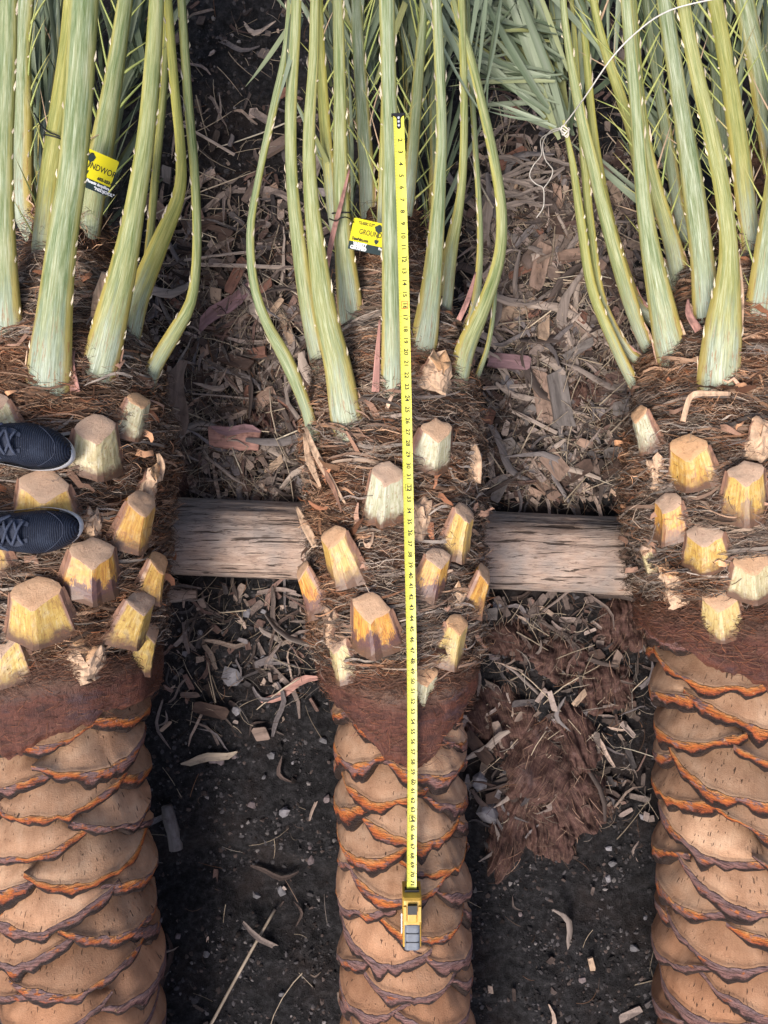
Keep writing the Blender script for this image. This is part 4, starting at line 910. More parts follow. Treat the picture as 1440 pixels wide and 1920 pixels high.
def lay(name, u, v, ang, V, F, mat, label, cat, h=.012, tilt=(0, 0), smooth=False, tone=.4):
    o = link(name, mesh(name, V, F, mat, smooth=smooth)); o.location = gpos(u, v, h); o.rotation_euler = (tilt[0], tilt[1], R(ang)); tag(o, label, cat); o['tone'] = float(tone); return o
def ang_of(u0, v0, u1, v1): return math.degrees(math.atan2(-(v1 - v0), u1 - u0)) - 90
def px(n): return n * 2.27 / FPX
V, F = tube(np.stack([.002 * np.sin(np.arange(6)), np.linspace(-.5, .5, 6) * px(86), .002 * np.cos(np.arange(6) * 2)], -1), px(13) * np.array([1.0, 1.04, .98, 1, .95, .8]), 12, flat=.8); lay('stick_stub', 322, 1552, 9, V, F, M['chip'], 'short grey cut stick half buried in the dark soil beside the shoe palm', 'stick', .006, (.14, 0), smooth=True, tone=1)
_e = np.array([gpos(516 + (388 - 516) * f, 1704 + (1934 - 1704) * f, .014) for f in np.linspace(0, 1, 7)]); _e[:, 2] = np.linspace(_e[0, 2], _e[-1, 2], 7) + .004
V, F = tube(_e - _e[3], .0044, 6); o = link('long_straw', mesh('long_straw', V, F, M['straw'])); o.location = _e[3]; o['tone'] = 0.2; tag(o, 'long straight pale straw lying on bare soil below the beam', 'straw')
V, F = strip_var(px(118), px(17), .08, .3, 3); lay('red_leaf_strip', 542, 1292, ang_of(488, 1318, 598, 1270), V, F, M['pink'], 'pinkish red leaf strip lying against the taped palm', 'leaf strip', .02)
V, F = strip_var(px(110), px(16), -.25, .3, 5); lay('sickle_leaf', 392, 1420, ang_of(340, 1436, 446, 1414), V, F, M['straw'], 'pale sickle shaped dry leaf on the black soil', 'leaf strip', .012)
V, F = tube(np.stack([.003 * np.sin(np.arange(6) * 2), np.linspace(-.5, .5, 6) * px(96), .002 * np.cos(np.arange(6))], -1), px(22) * np.array([.97, 1, 1.02, .98, 1, .96]), 14, flat=.45); lay('leaf_base_chunk', 440, 822, 86, V, F, M['pink'], 'pink and purple leaf base chunk in the mulch', 'chunk', .03, smooth=True)
V, F = strip_var(px(94), px(17), .02, .2, 305); lay('bark_slab', 442, 806, 86, V, F, M['purple'], 'dark purple slab on top of the pink leaf base chunk', 'slab', .05)
V, F = chip_mesh(px(125), px(44), .014, .005, 306, None, ''); lay('bark_plank', 1052, 748, 12, V, F, M['chip'], 'broad grey bark plank standing out of the mulch', 'plank', .03, (.1, .15), tone=1)
V, F = chip_mesh(px(112), px(34), .012, .004, 307, None, ''); lay('bark_plank', 1016, 742, 6, V, F, M['chip'], 'narrow brown bark plank beside the broad grey one', 'plank', .022, (.05, -.1))
V, F = chip_mesh(px(86), px(30), .022, 0, 308, None, ''); lay('leaf_base_chunk', 955, 680, 84, V, F, M['purple'], 'mauve leaf base chunk beside the taped palm', 'chunk', .025)
V, F = chip_mesh(px(66), px(42), .016, 0, 309, None, ''); lay('bark_plank', 1040, 870, 38, V, F, M['chip'], 'square brown bark piece resting near the beam', 'plank', .022)
V, F = chip_mesh(px(105), px(32), .016, .012, 310, None, ''); lay('bark_plank', 1011, 500, -14, V, F, M['chip'], 'curved grey-brown bark plank in the mulch near the taped palm', 'plank', .022)
V, F = strip_var(px(150), px(28), .25, .6, 7); lay('dark_leaf_strip', 425, 575, -48, V, F, M['purple'], 'dark purple leaf strip beside the outer curved stalk of the shoe palm', 'leaf strip', .02)
V, F = strip_var(px(170), px(36), .1, .4, 9); lay('bark_strip', 335, 760, -6, V, F, M['chip'], 'dark frayed bark strip beside the shoe palm', 'bark', .035)
for (a, b, c, d_, w_, lb) in [(370, 496, 560, 502, .006, 'thick grey twig reaching to the outer curved stalk of the taped palm'), (345, 488, 480, 470, .0045, 'slanting grey twig crossing the thick horizontal one'), (360, 738, 482, 748, .0028, 'thin pale twig above the pink leaf base chunk'), (338, 232, 440, 290, .0045, 'grey twig on dark soil beside the outer shoe palm stalk'), (905, 728, 1000, 722, .006, 'thick grey twig below the mauve leaf base chunk'), (960, 770, 1045, 812, .006, 'grey twig beside the narrow brown bark plank')]:
    V, F = tube(np.stack([0 * np.arange(5), np.linspace(-.5, .5, 5) * px(math.hypot(c - a, d_ - b)), .003 * np.sin(np.arange(5))], -1), w_, 5, flat=.6)
    lay('dry_twig', (a + c) / 2, (b + d_) / 2, ang_of(a, b, c, d_), V, F, M['strip'], lb, 'twig', .026)['tone'] = .7
V, F = stone_var(.030, 60); lay('stone', 950, 716, 0, V, F, M['stone'], 'pale grey rounded stone in the mulch beside the mauve chunk', 'stone', .012)
V, F = stone_var(.026, 61); lay('stone', 898, 1466, 20, V, F, M['stone'], 'grey stone beside the taped trunk, at the edge of the fibre sheets', 'stone', .012)
V, F = stone_var(.034, 62); lay('stone', 916, 1525, 60, V, F, M['stone'], 'large flat grey stone beside the taped trunk', 'stone', .012)
V, F = stone_var(.032, 63); lay('stone', 436, 1272, 60, V, F, M['stone'], 'brownish lump of earth between beam and sickle shaped leaf', 'stone', .008)
V, F = tube(np.stack([np.linspace(-.5, .5, 6) * .11, 0 * np.arange(6), .0 * np.arange(6)], -1), .022 + .004 * np.sin(np.arange(6)), 9); lay('log_piece', 335, 1114, 0, V, F, M['beam'], 'short grey log piece tucked against the beam beside the shoe palm', 'log', .01, smooth=True)
for i in range(16):   # curled dead leaves by the twine
    u, v = 985 + rng.normal(0, 36), 345 + rng.normal(0, 24); V, F = strip_var(rng.uniform(.10, .20), rng.uniform(.008, .014), rng.uniform(-.9, .9), rng.normal(0, 1), 20 + i)
    o = lay('dead_leaflet', u, v, 90 + rng.normal(0, 26), V, F, M['strip'], 'curled grey dead leaflet heaped below the white twine', 'leaf strip', rng.uniform(.03, .08)); o['group'] = 'dead leaflets below the twine'

# ---- sheets of fibre on the soil
def fibre_sheet(u, v, ru, rv, ang, h, label, seed):
    c = gpos(u, v); n = 34; a = np.linspace(-1, 1, n); A, Bq = np.meshgrid(a, a, indexing='ij')
    # ragged disc mapped from the square
    X = A * np.sqrt(1 - Bq**2 / 2); Y = Bq * np.sqrt(1 - A**2 / 2); rr = np.hypot(X, Y)
    te = np.arctan2(Y, X); edge = 1 + .28 * fbm(np.cos(te) * 1.5 + seed, np.sin(te) * 1.5, 0, seed, 3) + .10 * vn(te * 9, 0 * te, 0, seed)
    ca, sa = math.cos(R(ang)), math.sin(R(ang)); x = X * px(ru) * edge; y = Y * px(rv) * edge
    xr = c[0] + x * ca - y * sa; yr = c[1] + x * sa + y * ca
    fold = .45 * h * (1 - rr ** 2.2) * (.75 + .6 * fbm(X * 1.4 + seed, Y * 1.4, 0, seed, 3)) + .065 * np.abs(fbm(X * 3.6, Y * 1.2, seed, 3, 4)) * (1 - rr ** 6)
    z = gz(xr, yr) + fold - .012 * rr ** 8
    V = np.stack([xr, yr, z], -1).reshape(-1, 3); V2 = V - [0, 0, .004]; F = gridF(n, n)
    uvw = np.stack([x * .9 + seed, y, 0 * x], -1).reshape(-1, 3)
    o = link('fibre_sheet', mesh('fibre_sheet', np.vstack([V, V2]) - c, [F, F[:, ::-1] + len(V)], M['sheet'], {'uvw': np.vstack([uvw, uvw])})); o.location = c
    tag(o, label, 'fibre sheet', 'fibre sheets')
    del o['group']
    acc = Acc(); m = int(22 * ru * rv / 2500) + 30; k = 5; t = np.linspace(-.5, .5, k)[None]
    i0 = rng.integers(0, n * n, m); q = V[i0]; an = R(ang) + math.pi / 2 + rng.normal(0, .35, (m, 1)) + rng.normal(0, .5, (m, 1)) * t; ln = rng.uniform(.02, .08, (m, 1))
    xx = q[:, :1] + np.cumsum(np.cos(an), 1) * ln / k - np.cos(an) * ln / 2; yy = q[:, 1:2] + np.cumsum(np.sin(an), 1) * ln / k - np.sin(an) * ln / 2
    C = np.stack([xx, yy, q[:, 2:] + rng.uniform(.001, .012, (m, 1)) + 0 * t], -1)
    Vr, Fr, pid = ribbons(C, rng.uniform(.0005, .001, (m, 1)) * (1 - t ** 2), np.tile([[0, .1, 1.]], (m, 1)))
    acc.add(Vr, Fr, (PALETTE[[0, 1, 2, 5]][rng.integers(0, 4, m)] * [.9, .8, .8] * rng.uniform(.25, 1.0, (m, 1)))[pid])
    f = link('loose_fibres', acc.build('loose_fibres', M['fibre'], c), o); f['kind'] = 'stuff'
for a in [(930, 1345, 70, 62, 20, .045, 'red-brown fibre sheet lying against the taped trunk'), (1010, 1440, 62, 95, -30, .06, 'long folded fibre sheet in the middle of the fibre heap'), (1135, 1288, 62, 48, 10, .06, 'rounded purple-brown fibre sheet near the twine-tied trunk'),
          (1050, 1235, 70, 45, -15, .04, 'frayed fibre sheet just below the beam'), (950, 1555, 40, 95, -18, .05, 'narrow fibre sheet pointing down beside the large flat stone'), (1085, 1505, 75, 62, 30, .05, 'torn fibre sheet at the lower end of the fibre heap'),
          (1165, 1170, 52, 55, 0, .07, 'dark fibre clump wedged below the beam beside the twine-tied palm'), (955, 1200, 50, 40, 30, .03, 'small fibre sheet between the beam and the taped palm'), (1030, 1560, 50, 55, 0, .035, 'ragged tail end of the fibre heap on bare soil'), (1085, 1390, 46, 70, 20, .05, 'brown fibre sheet with a green mossy neighbour')]:
    fibre_sheet(*a[:6], a[6] if 'mossy' not in a[6] else 'brown fibre sheet between the folded and the purple-brown sheet', int(a[0]) % 97)
def lump(u, v, ru, rv, h, label): fibre_sheet(u, v, ru, rv, 15, h, label, int(u + v) % 89)
lump(492, 785, 34, 26, .05, 'round tuft of brown fibre near the pink leaf base chunk'); lump(1090, 735, 40, 30, .04, 'woven fibre patch beside the broad grey bark plank'); lump(325, 870, 26, 80, .09, 'hairy dark fibre bundle leaning on the shoe palm')

# ------------------------------------------------------------ tape measure
IN_V = np.array([215, 262, 485, 746, 998, 1238, 1465, 1655]); IN_N = np.array([0, 2, 12, 24, 36, 48, 60, 71])
TV = [213, 300, 485, 746, 998, 1238, 1465, 1600, 1690]; TU = [747, 750, 756, 762, 767, 772, 773, 772, 772]; TD = [1.585, 1.59, 1.625, 1.66, 1.68, 1.70, 1.738, 1.748, 1.752]
def build_tape():
    base = P(775, 1730, 1.84); root = empty('tape_measure', base)
    tag(root, 'yellow tape measure pulled out along the middle palm', 'tape measure')
    ctrl = np.array([P(u, v, d) for u, v, d in zip(TU, TV, TD)]); path = crom(ctrl, 160)
    T = nrm(np.gradient(path, axis=0)); B = nrm(np.cross(T, [0, 0, 1.])); N = np.cross(B, T)
    # B points to -x for a path running to -y
    B = -B if B[0][0] < 0 else B; N = nrm(np.cross(T, B)); N = np.where(N[:, 2:] < 0, -N, N)
    hw = .0110; cs = [(-1, .0016), (-.5, .0004), (0, 0), (.5, .0004), (1, .0016)]
    V = np.stack([path + B * (a * hw) + N * b for a, b in cs], 0); V2 = V - N[None] * .0006
    F = gridF(5, 160); n0 = 5 * 160
    blade = link('tape_blade', mesh('tape_blade', np.vstack([V.reshape(-1, 3), V2.reshape(-1, 3)]) - base, [F, F[:, ::-1] + n0], M['yellow']), root)
    vv = 960 - path[:, 1] * FPX / (CAM_H - path[:, 2])
    def frame(v):
        f = lambda A: np.array([np.interp(v, vv, A[:, k]) for k in range(3)])
        return f(path), nrm(f(T)), nrm(f(B)), nrm(f(N))
    def text(s, size, mat, pos, X, Y, Z, parent, base, name='numeral', align='CENTER', bold=0.0, sx=1.0):
        cu = bpy.data.curves.new('t', 'FONT'); cu.body = s; cu.size = size; cu.align_x = align; cu.align_y = 'CENTER'; cu.offset = bold; cu.extrude = .00015; cu.resolution_u = 3
        to = bpy.data.objects.new('t', cu); me = bpy.data.meshes.new_from_object(to); bpy.data.objects.remove(to); bpy.data.curves.remove(cu)
        me.materials.clear(); me.materials.append(mat); me.name = name
        o = link(name, me, parent); X, Y, Z = (Vector(a).normalized() for a in (X, Y, Z))
        m = Matrix(((X.x * sx, Y.x, Z.x, 0), (X.y * sx, Y.y, Z.y, 0), (X.z * sx, Y.z, Z.z, 0), (0, 0, 0, 1))); m.translation = Vector(pos) - Vector(base); o.matrix_local = m; return o
    build_tape.text = text
    ticks = Acc()
    inch_v = lambda i: np.interp(i, IN_N, IN_V)
    for i in range(2, 72):
        c, t, b, n = frame(inch_v(i) + 1)
        text(str(i), .0125, M['ink'], c + n * .0009 + b * .0012, t, b, n, blade, base, bold=.00025, sx=1.1)
    for i in range(1, 71 * 8):
        x = i / 8; c, t, b, n = frame(inch_v(x)); L_ = .0062 if i % 8 == 0 else .0045 if i % 4 == 0 else .003
        a = c - b * hw + n * .0021
        q = np.array([a - t * .0004, a + t * .0004, a + t * .0004 + b * L_ - n * .0007, a - t * .0004 + b * L_ - n * .0007]); ticks.add(q, np.array([(0, 1, 2, 3)]))
        if i % 8 == 0:
            a = c + b * hw + n * .0021; q = np.array([a - t * .0005, a + t * .0005, a + t * .0005 - b * .0035 - n * .0004, a - t * .0005 - b * .0035 - n * .0004]); ticks.add(q, np.array([(0, 1, 2, 3)]))
    o = link('tick_marks', ticks.build('tick_marks', M['tick'], base, False), blade)
    for f in (12, 24, 36, 48, 60):          # the little house marks at every foot
        c, t, b, n = frame(inch_v(f)); c = c + b * .0088 + n * .0013; a = Acc()
        out = [(-.0042, -.003), (.0042, -.003), (.0042, .0012), (.0062, .0012), (0, .0052), (-.0062, .0012), (-.0042, .0012)]
        ctr = np.array([0, .0002])
        for i in range(7):
            p0, p1 = np.array(out[i]), np.array(out[(i + 1) % 7]); i0, i1 = ctr + (p0 - ctr) * .68, ctr + (p1 - ctr) * .68
            a.add(np.array([c + t * q[0] + b * q[1] * .9 for q in (p0, p1, i1, i0)]), np.array([(0, 1, 2, 3)]))
        link('foot_mark', a.build('foot_mark', M['ink'], base, False), blade)
    for f in (16, 32, 64):
        c, t, b, n = frame(inch_v(f)); c = c + n * .0012; a = Acc(); o4 = [(-.008, -.0062), (.008, -.0062), (.008, .0075), (-.008, .0075)]
        for i in range(4):
            p0, p1 = np.array(o4[i]), np.array(o4[(i + 1) % 4]); i0, i1 = p0 * .86, p1 * .86
            a.add(np.array([c + t * q[0] + b * q[1] for q in (p0, p1, i1, i0)]), np.array([(0, 1, 2, 3)]))
        link('stud_mark', a.build('stud_mark', M['red'] if f == 16 else M['ink'], base, False), blade)
    # end hook with three rivets
    c, t, b, n = frame(215); a = Acc(); w_ = .0042
    out = [(-.0145, -.001), (.0145, -.001), (.0145, .0006), (.0065, .0035), (w_, .009), (w_, .026), (w_ * .7, .0285), (0, .0295), (-w_ * .7, .0285), (-w_, .026), (-w_, .009), (-.0065, .0035), (-.0145, .0006)]
    m = len(out); top = np.array([c + b * x + t * y + n * .0024 for x, y in out]); bot = top - n * .0016
    me_V = np.vstack([top, bot, c + t * .010 + n * .0024]); i = np.arange(m); j = (i + 1) % m
    lipq = np.array([c + b * x - t * .0012 + n * z for x in (-.0145, .0145) for z in (.0024, -.012)])
    hook = Acc(); hook.add(me_V, [np.stack([np.full(m, 2 * m), i, j], -1), np.stack([i, m + i, m + j, j], -1)]); hook.add(np.vstack([lipq, lipq - t * .0012]), [np.array([(0, 1, 3, 2), (4, 6, 7, 5), (0, 2, 6, 4), (0, 4, 5, 1), (2, 3, 7, 6), (1, 5, 7, 3)])])
    h = link('end_hook', hook.build('end_hook', M['black'], base, False), blade)
    for k in (.007, .0145, .0225):
        q = c + t * k + n * .0026; ang = np.linspace(0, 2 * np.pi, 10, endpoint=False)
        V = np.vstack([[q + (b * math.cos(x) + t * math.sin(x)) * .0026 for x in ang], [q + n * .0007]]); link('rivet', mesh('rivet', V - base, np.array([(x, (x + 1) % 10, 10) for x in range(10)]), M['steel']), blade)
    # case
    c0, t, b, n = frame(1672); X = b; Yd = t; Z = np.array([0, 0, 1.]); X = nrm(np.cross(Yd, Z)); X = X if X[0] > 0 else -X; Z = nrm(np.cross(X, -Yd)); Z = Z if Z[2] > 0 else -Z
    def body(name, y0, y1, w0, z0, z1, mat, rad, n_=10, ends=(.5, .5)):
        """a rounded block: y is distance from the mouth along the tape"""
        ys = np.linspace(0, 1, 15); rows = []
        pr = []
        for s in ys:
            k0 = min(1, (s / .18)) if s < .18 else 1; k1 = min(1, (1 - s) / .18)
            k = math.sqrt(max(0, 1 - (1 - k0) ** 2)) * ends[0] + (1 - ends[0]); k2 = math.sqrt(max(0, 1 - (1 - k1) ** 2)) * ends[1] + (1 - ends[1])
            kk = k * k2
            zt = z0 + (z1 - z0) * kk; hw_ = w0 / 2
            sec = []
            for (sx, sz) in [(-1, 0), (-1, .35), (-1, .75)]: sec.append((sx * hw_, z0 + (zt - z0) * sz))
            for a_ in np.linspace(0, np.pi / 2, 5): sec.append((-hw_ + rad - rad * math.cos(a_), zt - rad + rad * math.sin(a_)))
            for a_ in np.linspace(np.pi / 2, 0, 5): sec.append((hw_ - rad + rad * math.cos(a_), zt - rad + rad * math.sin(a_)))
            for (sx, sz) in [(1, .75), (1, .35), (1, 0)]: sec.append((sx * hw_, z0 + (zt - z0) * sz))
            pr.append([c0 + Yd * (y0 + (y1 - y0) * s) + X * x + Z * z for x, z in sec])
        pr = np.array(pr); m_ = pr.shape[1]; V = pr.reshape(-1, 3); F = [gridF(len(ys), m_, False)]
        for e in (0, len(ys) - 1):
            cc = len(V); V = np.vstack([V, pr[e].mean(0)]); i = np.arange(m_ - 1); F.append(np.stack([np.full(m_ - 1, cc), e * m_ + i, e * m_ + i + 1], -1)); F.append(np.array([(cc, e * m_ + m_ - 1, e * m_)]))
        F.append(np.stack([np.arange(len(ys) - 1) * m_, np.arange(len(ys) - 1) * m_ + m_ - 1, (np.arange(len(ys) - 1) + 1) * m_ + m_ - 1, (np.arange(len(ys) - 1) + 1) * m_], -1))
        return link(name, mesh(name, V - base, F, mat, smooth=False), root)
    body('case', -.004, .060, .0425, -.040, .030, M['case'], .006, ends=(.35, 0))
    body('case_shell', .058, .122, .0415, -.040, .026, M['case'], .006, ends=(0, .5))
    body('rubber_grip', .056, .126, .0345, -.03, .033, M['rubber'], .008, ends=(.1, .6))
    body('case_ridge', .016, .056, .022, .0, .034, M['case'], .003, ends=(.3, .2))
    for s in (-1, 1):
        V, F = box(0, 0, 0, .006, .034, .008); q = np.array([c0 + X * (x + s * .0165) + Yd * (y + .034) + Z * (z + .0300) for x, y, z in V]); link('side_rib', mesh('side_rib', q - base, F, M['case'], smooth=False), root)
    V, F = box(0, 0, 0, .021, .020, .012); q = np.array([c0 + X * x + Yd * (y + .0215) + Z * (z + .0335) for x, y, z in V]); link('lock_button', mesh('lock_button', q - base, F, M['black'], smooth=False), root)
    V, F = box(0, 0, 0, .032, .006, .016); q = np.array([c0 + X * x + Yd * (y - .005) + Z * (z + .001) for x, y, z in V]); link('mouth_guard', mesh('mouth_guard', q - base, F, M['black'], smooth=False), root)
    V, F = box(0, 0, 0, .0018, .045, .02); q = np.array([c0 + X * (x - .0235) + Yd * (y + .068) + Z * (z + .0) for x, y, z in V]); link('belt_clip', mesh('belt_clip', q - base, F, M['steel'], smooth=False), root)
    for k in (.078, .098):
        V, F = box(0, 0, 0, .030, .0012, .002); q = np.array([c0 + X * x + Yd * (y + k) + Z * (z + .0335) for x, y, z in V]); link('grip_line', mesh('grip_line', q - base, F, M['black'], smooth=False), root)
build_tape()

# ------------------------------------------------------------ variety tags
def build_tag(center, xdir, zdir, W, H, tie, tiekey, label):
    X = nrm(np.asarray(xdir, float)); Z = np.asarray(zdir, float); Y = nrm(np.cross(Z, X)); Z = nrm(np.cross(X, Y)); c = np.asarray(center, float)
    root = empty('plant_tag', c); tag(root, label, 'plant tag', 'variety tags'); del root['group']
    at = lambda x, y, z: c + X * x * W + Y * y * H + Z * z
    def card(name, pts, z, mat, th=.0008):
        m = len(pts); top = np.array([at(x, y, z) for x, y in pts]); bot = top - Z * th; ce = top.mean(0); i = np.arange(m); j = (i + 1) % m
        V = np.vstack([top, bot, ce, ce - Z * th]); F3 = np.vstack([np.stack([np.full(m, 2 * m), i, j], -1), np.stack([np.full(m, 2 * m + 1), m + j, m + i], -1)])
        return link(name, mesh(name, V - c, [F3, np.stack([i, m + i, m + j, j], -1)], mat, smooth=False), root)
    rr = .06; cr = lambda cx, cy, a0: [(cx + rr * .55 * math.cos(R(a)), cy + rr * math.sin(R(a))) for a in np.linspace(a0, a0 + 90, 5)]
    card('card', cr(.5 - .033, .5 - rr, 0) + cr(-.5 + .033, .5 - rr, 90) + [(-.5, -.24), (.5, -.24)], 0, M['tagy'])
    card('dark_band', [(-.5, -.24), (-.5, -.5), (.5, -.5), (.5, -.24)], .0, M['tagd'])
    T = build_tape.text
    tx = lambda s, x, y, size, mat, bold=0, al='LEFT', sx=1.0: T(s, size * H, mat, at(x, y, .0006), X, Y, Z, root, c, 'lettering', al, bold * H, sx)
    tx('"CLASSIC CUT"', -.40, .37, .125, M['ink'], .004, sx=.62)
    tx('GROUNDWORKS', -.36, .10, .235, M['ink'], .002, sx=.72)
    tx('DatePalm.com', -.46, -.15, .125, M['ink'], .007, sx=.72); tx('602-253-8777', .22, -.15, .11, M['ink'], .006, sx=.9)
    tx('VARIETY', -.42, -.305, .145, M['tagw'], .010, sx=.78); tx('CERTIFIED', -.46, -.425, .145, M['tagw'], .010, sx=.78)
    tx('Phoenix dactylifera', .04, -.305, .105, M['tagw'], .005, sx=.75); tx('"MEDJOOL"', .22, -.425, .105, M['tagw'], .005)
    card('tree_emblem', [(-.02 + .075 * math.cos(a) * (1 + .12 * math.sin(5 * a)), .31 + .12 * math.sin(a) * (1 + .1 * math.cos(4 * a))) for a in np.linspace(0, 2 * np.pi, 22, endpoint=False)], .0007, M['tagd'], .0003)
    card('spade_handle', [(-.025, .20), (-.025, -.05), (-.015, -.05), (-.015, .20)], .0008, M['tagd'], .0003)
    card('spade_blade', [(-.06, -.05), (-.055, -.13), (-.02, -.20), (.015, -.13), (.02, -.05)], .0007, M['tagd'], .0003)
    # cable tie round the stalk and through the card's corner
    V, Fs = tube(crom(tie, 40), .0019, 6, flat=.7); link('cable_tie', mesh('cable_tie', V - c, Fs, M['black']), root)
    fi, ft, fb, fn, fw, ob, ln, pth = STALKS[tiekey]; s = ln[np.argmin(np.linalg.norm(pth - np.asarray(tie[len(tie) // 2]), axis=1))]
    a = np.linspace(0, 2 * np.pi, 26); lp = np.array([fi(s) + fb(s) * math.cos(x) * (fw(s) * .5 + .002) + fn(s) * (math.sin(x) * (fw(s) * .34 + .003) + .06 * fw(s)) for x in a])
    V, Fs = tube(lp, .0018, 6); link('tie_loop', mesh('tie_loop', V - c, Fs, M['black']), root)
build_tag(P(709, 448, 1.735), (1, -.215, -.02), (.02, -.08, 1), .126, .070, [P(618, 410, 1.77), P(630, 414, 1.72), P(640, 408, 1.68), P(652, 408, 1.70), P(664, 417, 1.733)], 'C5', 'yellow plant tag with dark band strapped to a middle palm frond by black tie')
build_tag(P(166, 316, 1.75), (1, -.36, -.25), (.22, -.03, 1), .112, .086, [P(64, 212, 1.84), P(78, 236, 1.80), P(92, 248, 1.77), P(104, 252, 1.755), P(112, 256, 1.75)], 'L2', 'yellow plant tag with dark band half hidden behind a thick frond of the shoe palm')

# ------------------------------------------------------------ shoes
def build_shoe(toe, out, label, yaw):
    """toe: world point under the toe tip; out: +1 when the outer side is +y"""
    toe = np.asarray(toe, float); root = empty('shoe', toe); tag(root, label, 'shoe', 'shoes'); del root['group']; L = .292
    cy, sy = math.cos(yaw), math.sin(yaw)
    def W(x, y, z): return np.stack([-x * cy + y * -sy * 1.0, -x * sy + y * cy, z], -1)
    def half(x):
        x = np.asarray(x, float); e = np.clip(x / .095, 0, 1); nose = np.sqrt(np.maximum(0, 1 - (1 - e) ** 2.15))
        he = np.clip((L - x) / .05, 0, 1); heel = np.sqrt(np.maximum(0, 1 - (1 - he) ** 2.2))
        wo = np.interp(x, [0, .09, .17, .24, L], [.050, .051, .043, .036, .034]); wi = np.interp(x, [0, .09, .16, .24, L], [.046, .047, .036, .033, .033])
        cen = -.012 * (1 - np.clip(x / .11, 0, 1)) ** 1.3
        return (cen + wo * nose * heel), (cen - wi * nose * heel)
    def hgt(x): return np.interp(x, [0, .012, .04, .08, .12, .16, .20, L], [.018, .036, .050, .056, .066, .080, .090, .088])
    def S(x, t, off=0.0):
        """t in [-1,1] inner..outer over the top"""
        o_, i_ = half(x); mid = (o_ + i_) / 2; hw = (o_ - i_) / 2; a = t * np.pi / 2
        y = mid + hw * np.sign(np.sin(a)) * np.abs(np.sin(a)) ** .80 * .97; z = .024 + hgt(x) * np.abs(np.cos(a)) ** .75
        ny = np.sin(a); nz = np.cos(a); return W(x, (y + ny * off) * out, z + nz * off)
    xs = np.concatenate([[.0006, .003, .007], np.linspace(.013, .285, 34), [.2905, .2918]]); ts = np.linspace(-1, 1, 33)
    X, T = np.meshgrid(xs, ts, indexing='ij')
    V = S(X, T); V = V + .0012 * fbm(V[..., 0] * 60, V[..., 1] * 60, V[..., 2] * 60, 5, 3)[..., None]
    link('upper', mesh('upper', V.reshape(-1, 3), gridF(len(xs), 33), M['knit']), root)
    # sole
    rows = []
    for (z, g) in [(.0, .93), (.006, 1.02), (.02, 1.06), (.030, 1.055), (.034, 1.0)]:
        o_, i_ = half(xs); mid = (o_ + i_) / 2; hw = (o_ - i_) / 2 * (1 + (g - 1) * .4) - .0005; mid = mid - .0045
        xx = L / 2 + (xs - L / 2) * (1 + (g - 1) * .35) - 0
        zz = z + .006 * np.exp(-xs / .03) * (z < .02)
        rows.append(np.vstack([W(xx, (mid + hw) * out, zz + 0 * xs), W(xx, (mid - hw) * out, zz + 0 * xs)[::-1]]))
    Vs = np.stack(rows, 1); m = Vs.shape[0]; F = [gridF(m, 5, True)]; V = Vs.reshape(-1, 3); c = len(V)
    V = np.vstack([V, Vs[:, 0].mean(0)]); i = np.arange(m); F.append(np.stack([np.full(m, c), i * 5, ((i + 1) % m) * 5], -1))
    link('sole', mesh('sole', V, F, M['sole']), root)
    def patch(name, x0, x1, t0, t1, off, mat, nx=14, nt=8, fn=None):
        X, T = np.meshgrid(np.linspace(x0, x1, nx), np.linspace(0, 1, nt), indexing='ij'); a = t0(X) if callable(t0) else t0; b = t1(X) if callable(t1) else t1
        T2 = a + (b - a) * T; V = S(X, T2, off + .0 * X); Vb = S(X, T2, -.001); n0 = V.size // 3
        F = gridF(nx, nt); rim = []
        for q in range(nx - 1): rim += [(q * nt, (q + 1) * nt, n0 + (q + 1) * nt, n0 + q * nt), (q * nt + nt - 1, n0 + q * nt + nt - 1, n0 + (q + 1) * nt + nt - 1, (q + 1) * nt + nt - 1)]
        for q in range(nt - 1): rim += [(q, n0 + q, n0 + q + 1, q + 1), ((nx - 1) * nt + q, (nx - 1) * nt + q + 1, n0 + (nx - 1) * nt + q + 1, n0 + (nx - 1) * nt + q)]
        return link(name, mesh(name, np.vstack([V.reshape(-1, 3), Vb.reshape(-1, 3)]), [F, np.array(rim)], mat), root)
    gap = lambda X: .10 + .13 * clamp01((X - .085) / .05)
    for s in (-1, 1):
        patch('eyestay', .088, .20, (lambda X, s=s: s * gap(X)), (lambda X, s=s: s * (gap(X) + .20 - .10 * clamp01((.10 - X) / .012))), .0022, M['stay'])
    patch('tongue', .10, .205, -.17, .17, .0030, M['stay'])
    patch('heel_counter', .235, .288, -.92, .92, .002, M['stay'], nt=16)
    for k in range(5):
        x0 = .100 + k * .020
        for s in (-1, 1):
            t = np.linspace(-1, 1, 12); xx = x0 + .010 * (t * s + 1) / 1 - .004; tt = t * (gap(np.array(x0)) + .13)
            pth = S(xx, tt, .005 + .0035 * np.cos(t * np.pi / 2) + (.002 if s > 0 else 0)); Vt, Ft = tube(pth, .0031, 6, flat=.5); link('lace', mesh('lace', Vt, Ft, M['lace']), root)
    for s in (-1, 1):
        t = np.linspace(0, 1, 14); xx = .165 - .05 * np.sin(t * np.pi) ; tt = s * (.05 + .34 * np.sin(t * np.pi * .9)); pth = S(xx + .012 * t, tt, .013 + .004 * np.sin(t * 5)); Vt, Ft = tube(pth, .0026, 6, flat=.7); link('lace_bow', mesh('lace_bow', Vt, Ft, M['lace']), root)
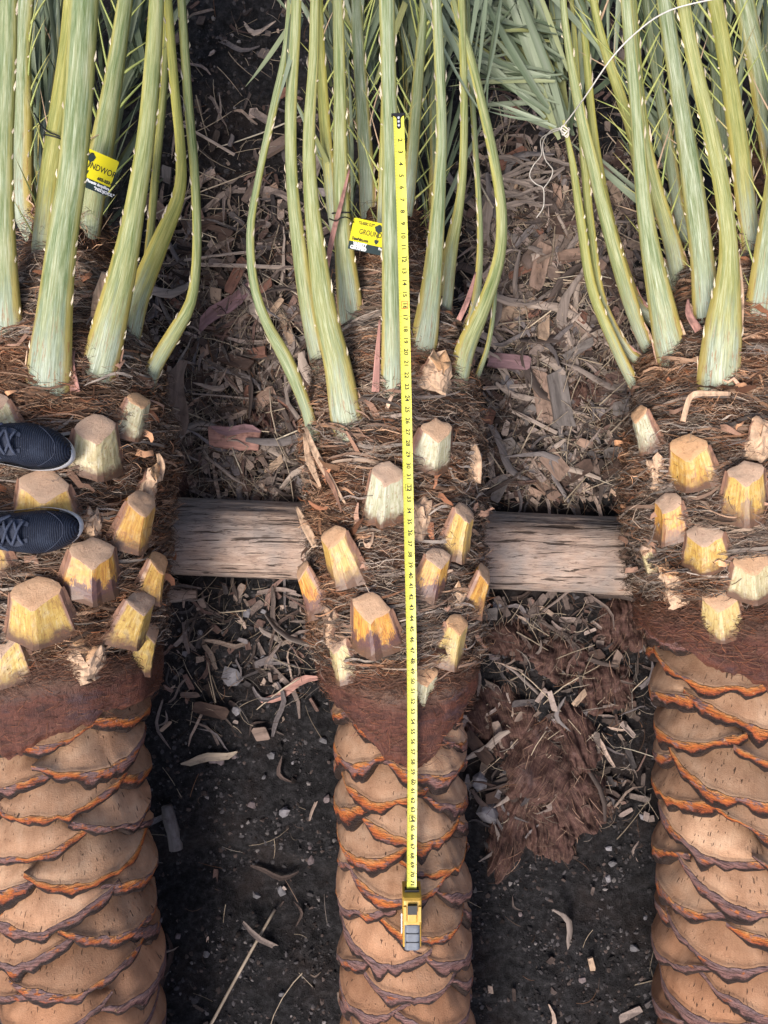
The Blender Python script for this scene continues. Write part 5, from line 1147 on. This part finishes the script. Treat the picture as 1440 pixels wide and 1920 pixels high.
    t = np.linspace(-.93, .93, 60); xx = .022 + .050 * np.abs(t) ** 2.2; Vt, Ft = tube(S(xx, t * .80, .0006), .0010, 5); link('toe_seam', mesh('toe_seam', Vt, Ft, M['stay']), root)
    a = np.linspace(0, 2 * np.pi, 22, endpoint=False); rows = []
    for (z, r) in [(.085, 1.0), (.12, .95), (.15, .92), (.151, .02)]:
        rows.append(np.stack(list(W(.238 + .045 * r * np.cos(a), .028 * r * np.sin(a) * out, z + 0 * a)), 0))
    Vs = np.stack(rows, 1); link('sock', mesh('sock', Vs.reshape(-1, 3), gridF(22, 4, True), M['sock']), root)
    return root
build_shoe(P(146, 840, 1.690) - [0, 0, .0], 1, 'navy knit lace-up shoe with white sole, placed nearer the fronds', R(-2))
build_shoe(P(160, 1000, 1.690) - [0, 0, .0], -1, 'navy knit lace-up shoe with white sole, placed nearer the trunk scales', R(-3))

# ------------------------------------------------------------ twine
def build_twine():
    base = P(1060, 245, 1.86); o = None; acc = Acc()
    for pts in [[(1055, 238, 1.86), (1080, 205, 1.78), (1098, 180, 1.70), (1150, 105, 1.60), (1200, 55, 1.58), (1250, 22, 1.58), (1320, 2, 1.58), (1420, -14, 1.6)],
                [(1052, 242, 1.86), (1030, 250, 1.95), (1014, 262, 2.05), (1015, 290, 2.12), (1000, 310, 2.17), (993, 330, 2.19), (1005, 345, 2.19), (1018, 352, 2.18), (1020, 372, 2.18), (1018, 390, 2.18), (1006, 408, 2.19)],
                [(1050, 240, 1.87), (1032, 246, 1.94), (1018, 268, 2.06), (1022, 298, 2.12), (1036, 318, 2.16), (1032, 335, 2.18), (1020, 352, 2.175)]]:
        V, F = tube(crom([P(*q) for q in pts], 60), .0016, 6); acc.add(V, F)
    a = np.linspace(0, 2 * np.pi, 24)
    for k in range(4):
        lp = np.array([base + np.array([.008 * math.cos(x) * (1 + .1 * k), .004 * k - .008 + .005 * math.sin(x * 2 + k), .008 * math.sin(x)]) for x in a]); V, F = tube(lp, .0014, 6); acc.add(V, F)
    o = link('twine', acc.build('twine', M['twine'], base)); o.location = base; tag(o, 'white twine knotted round a folded frond with loose curling ends', 'twine')
build_twine()
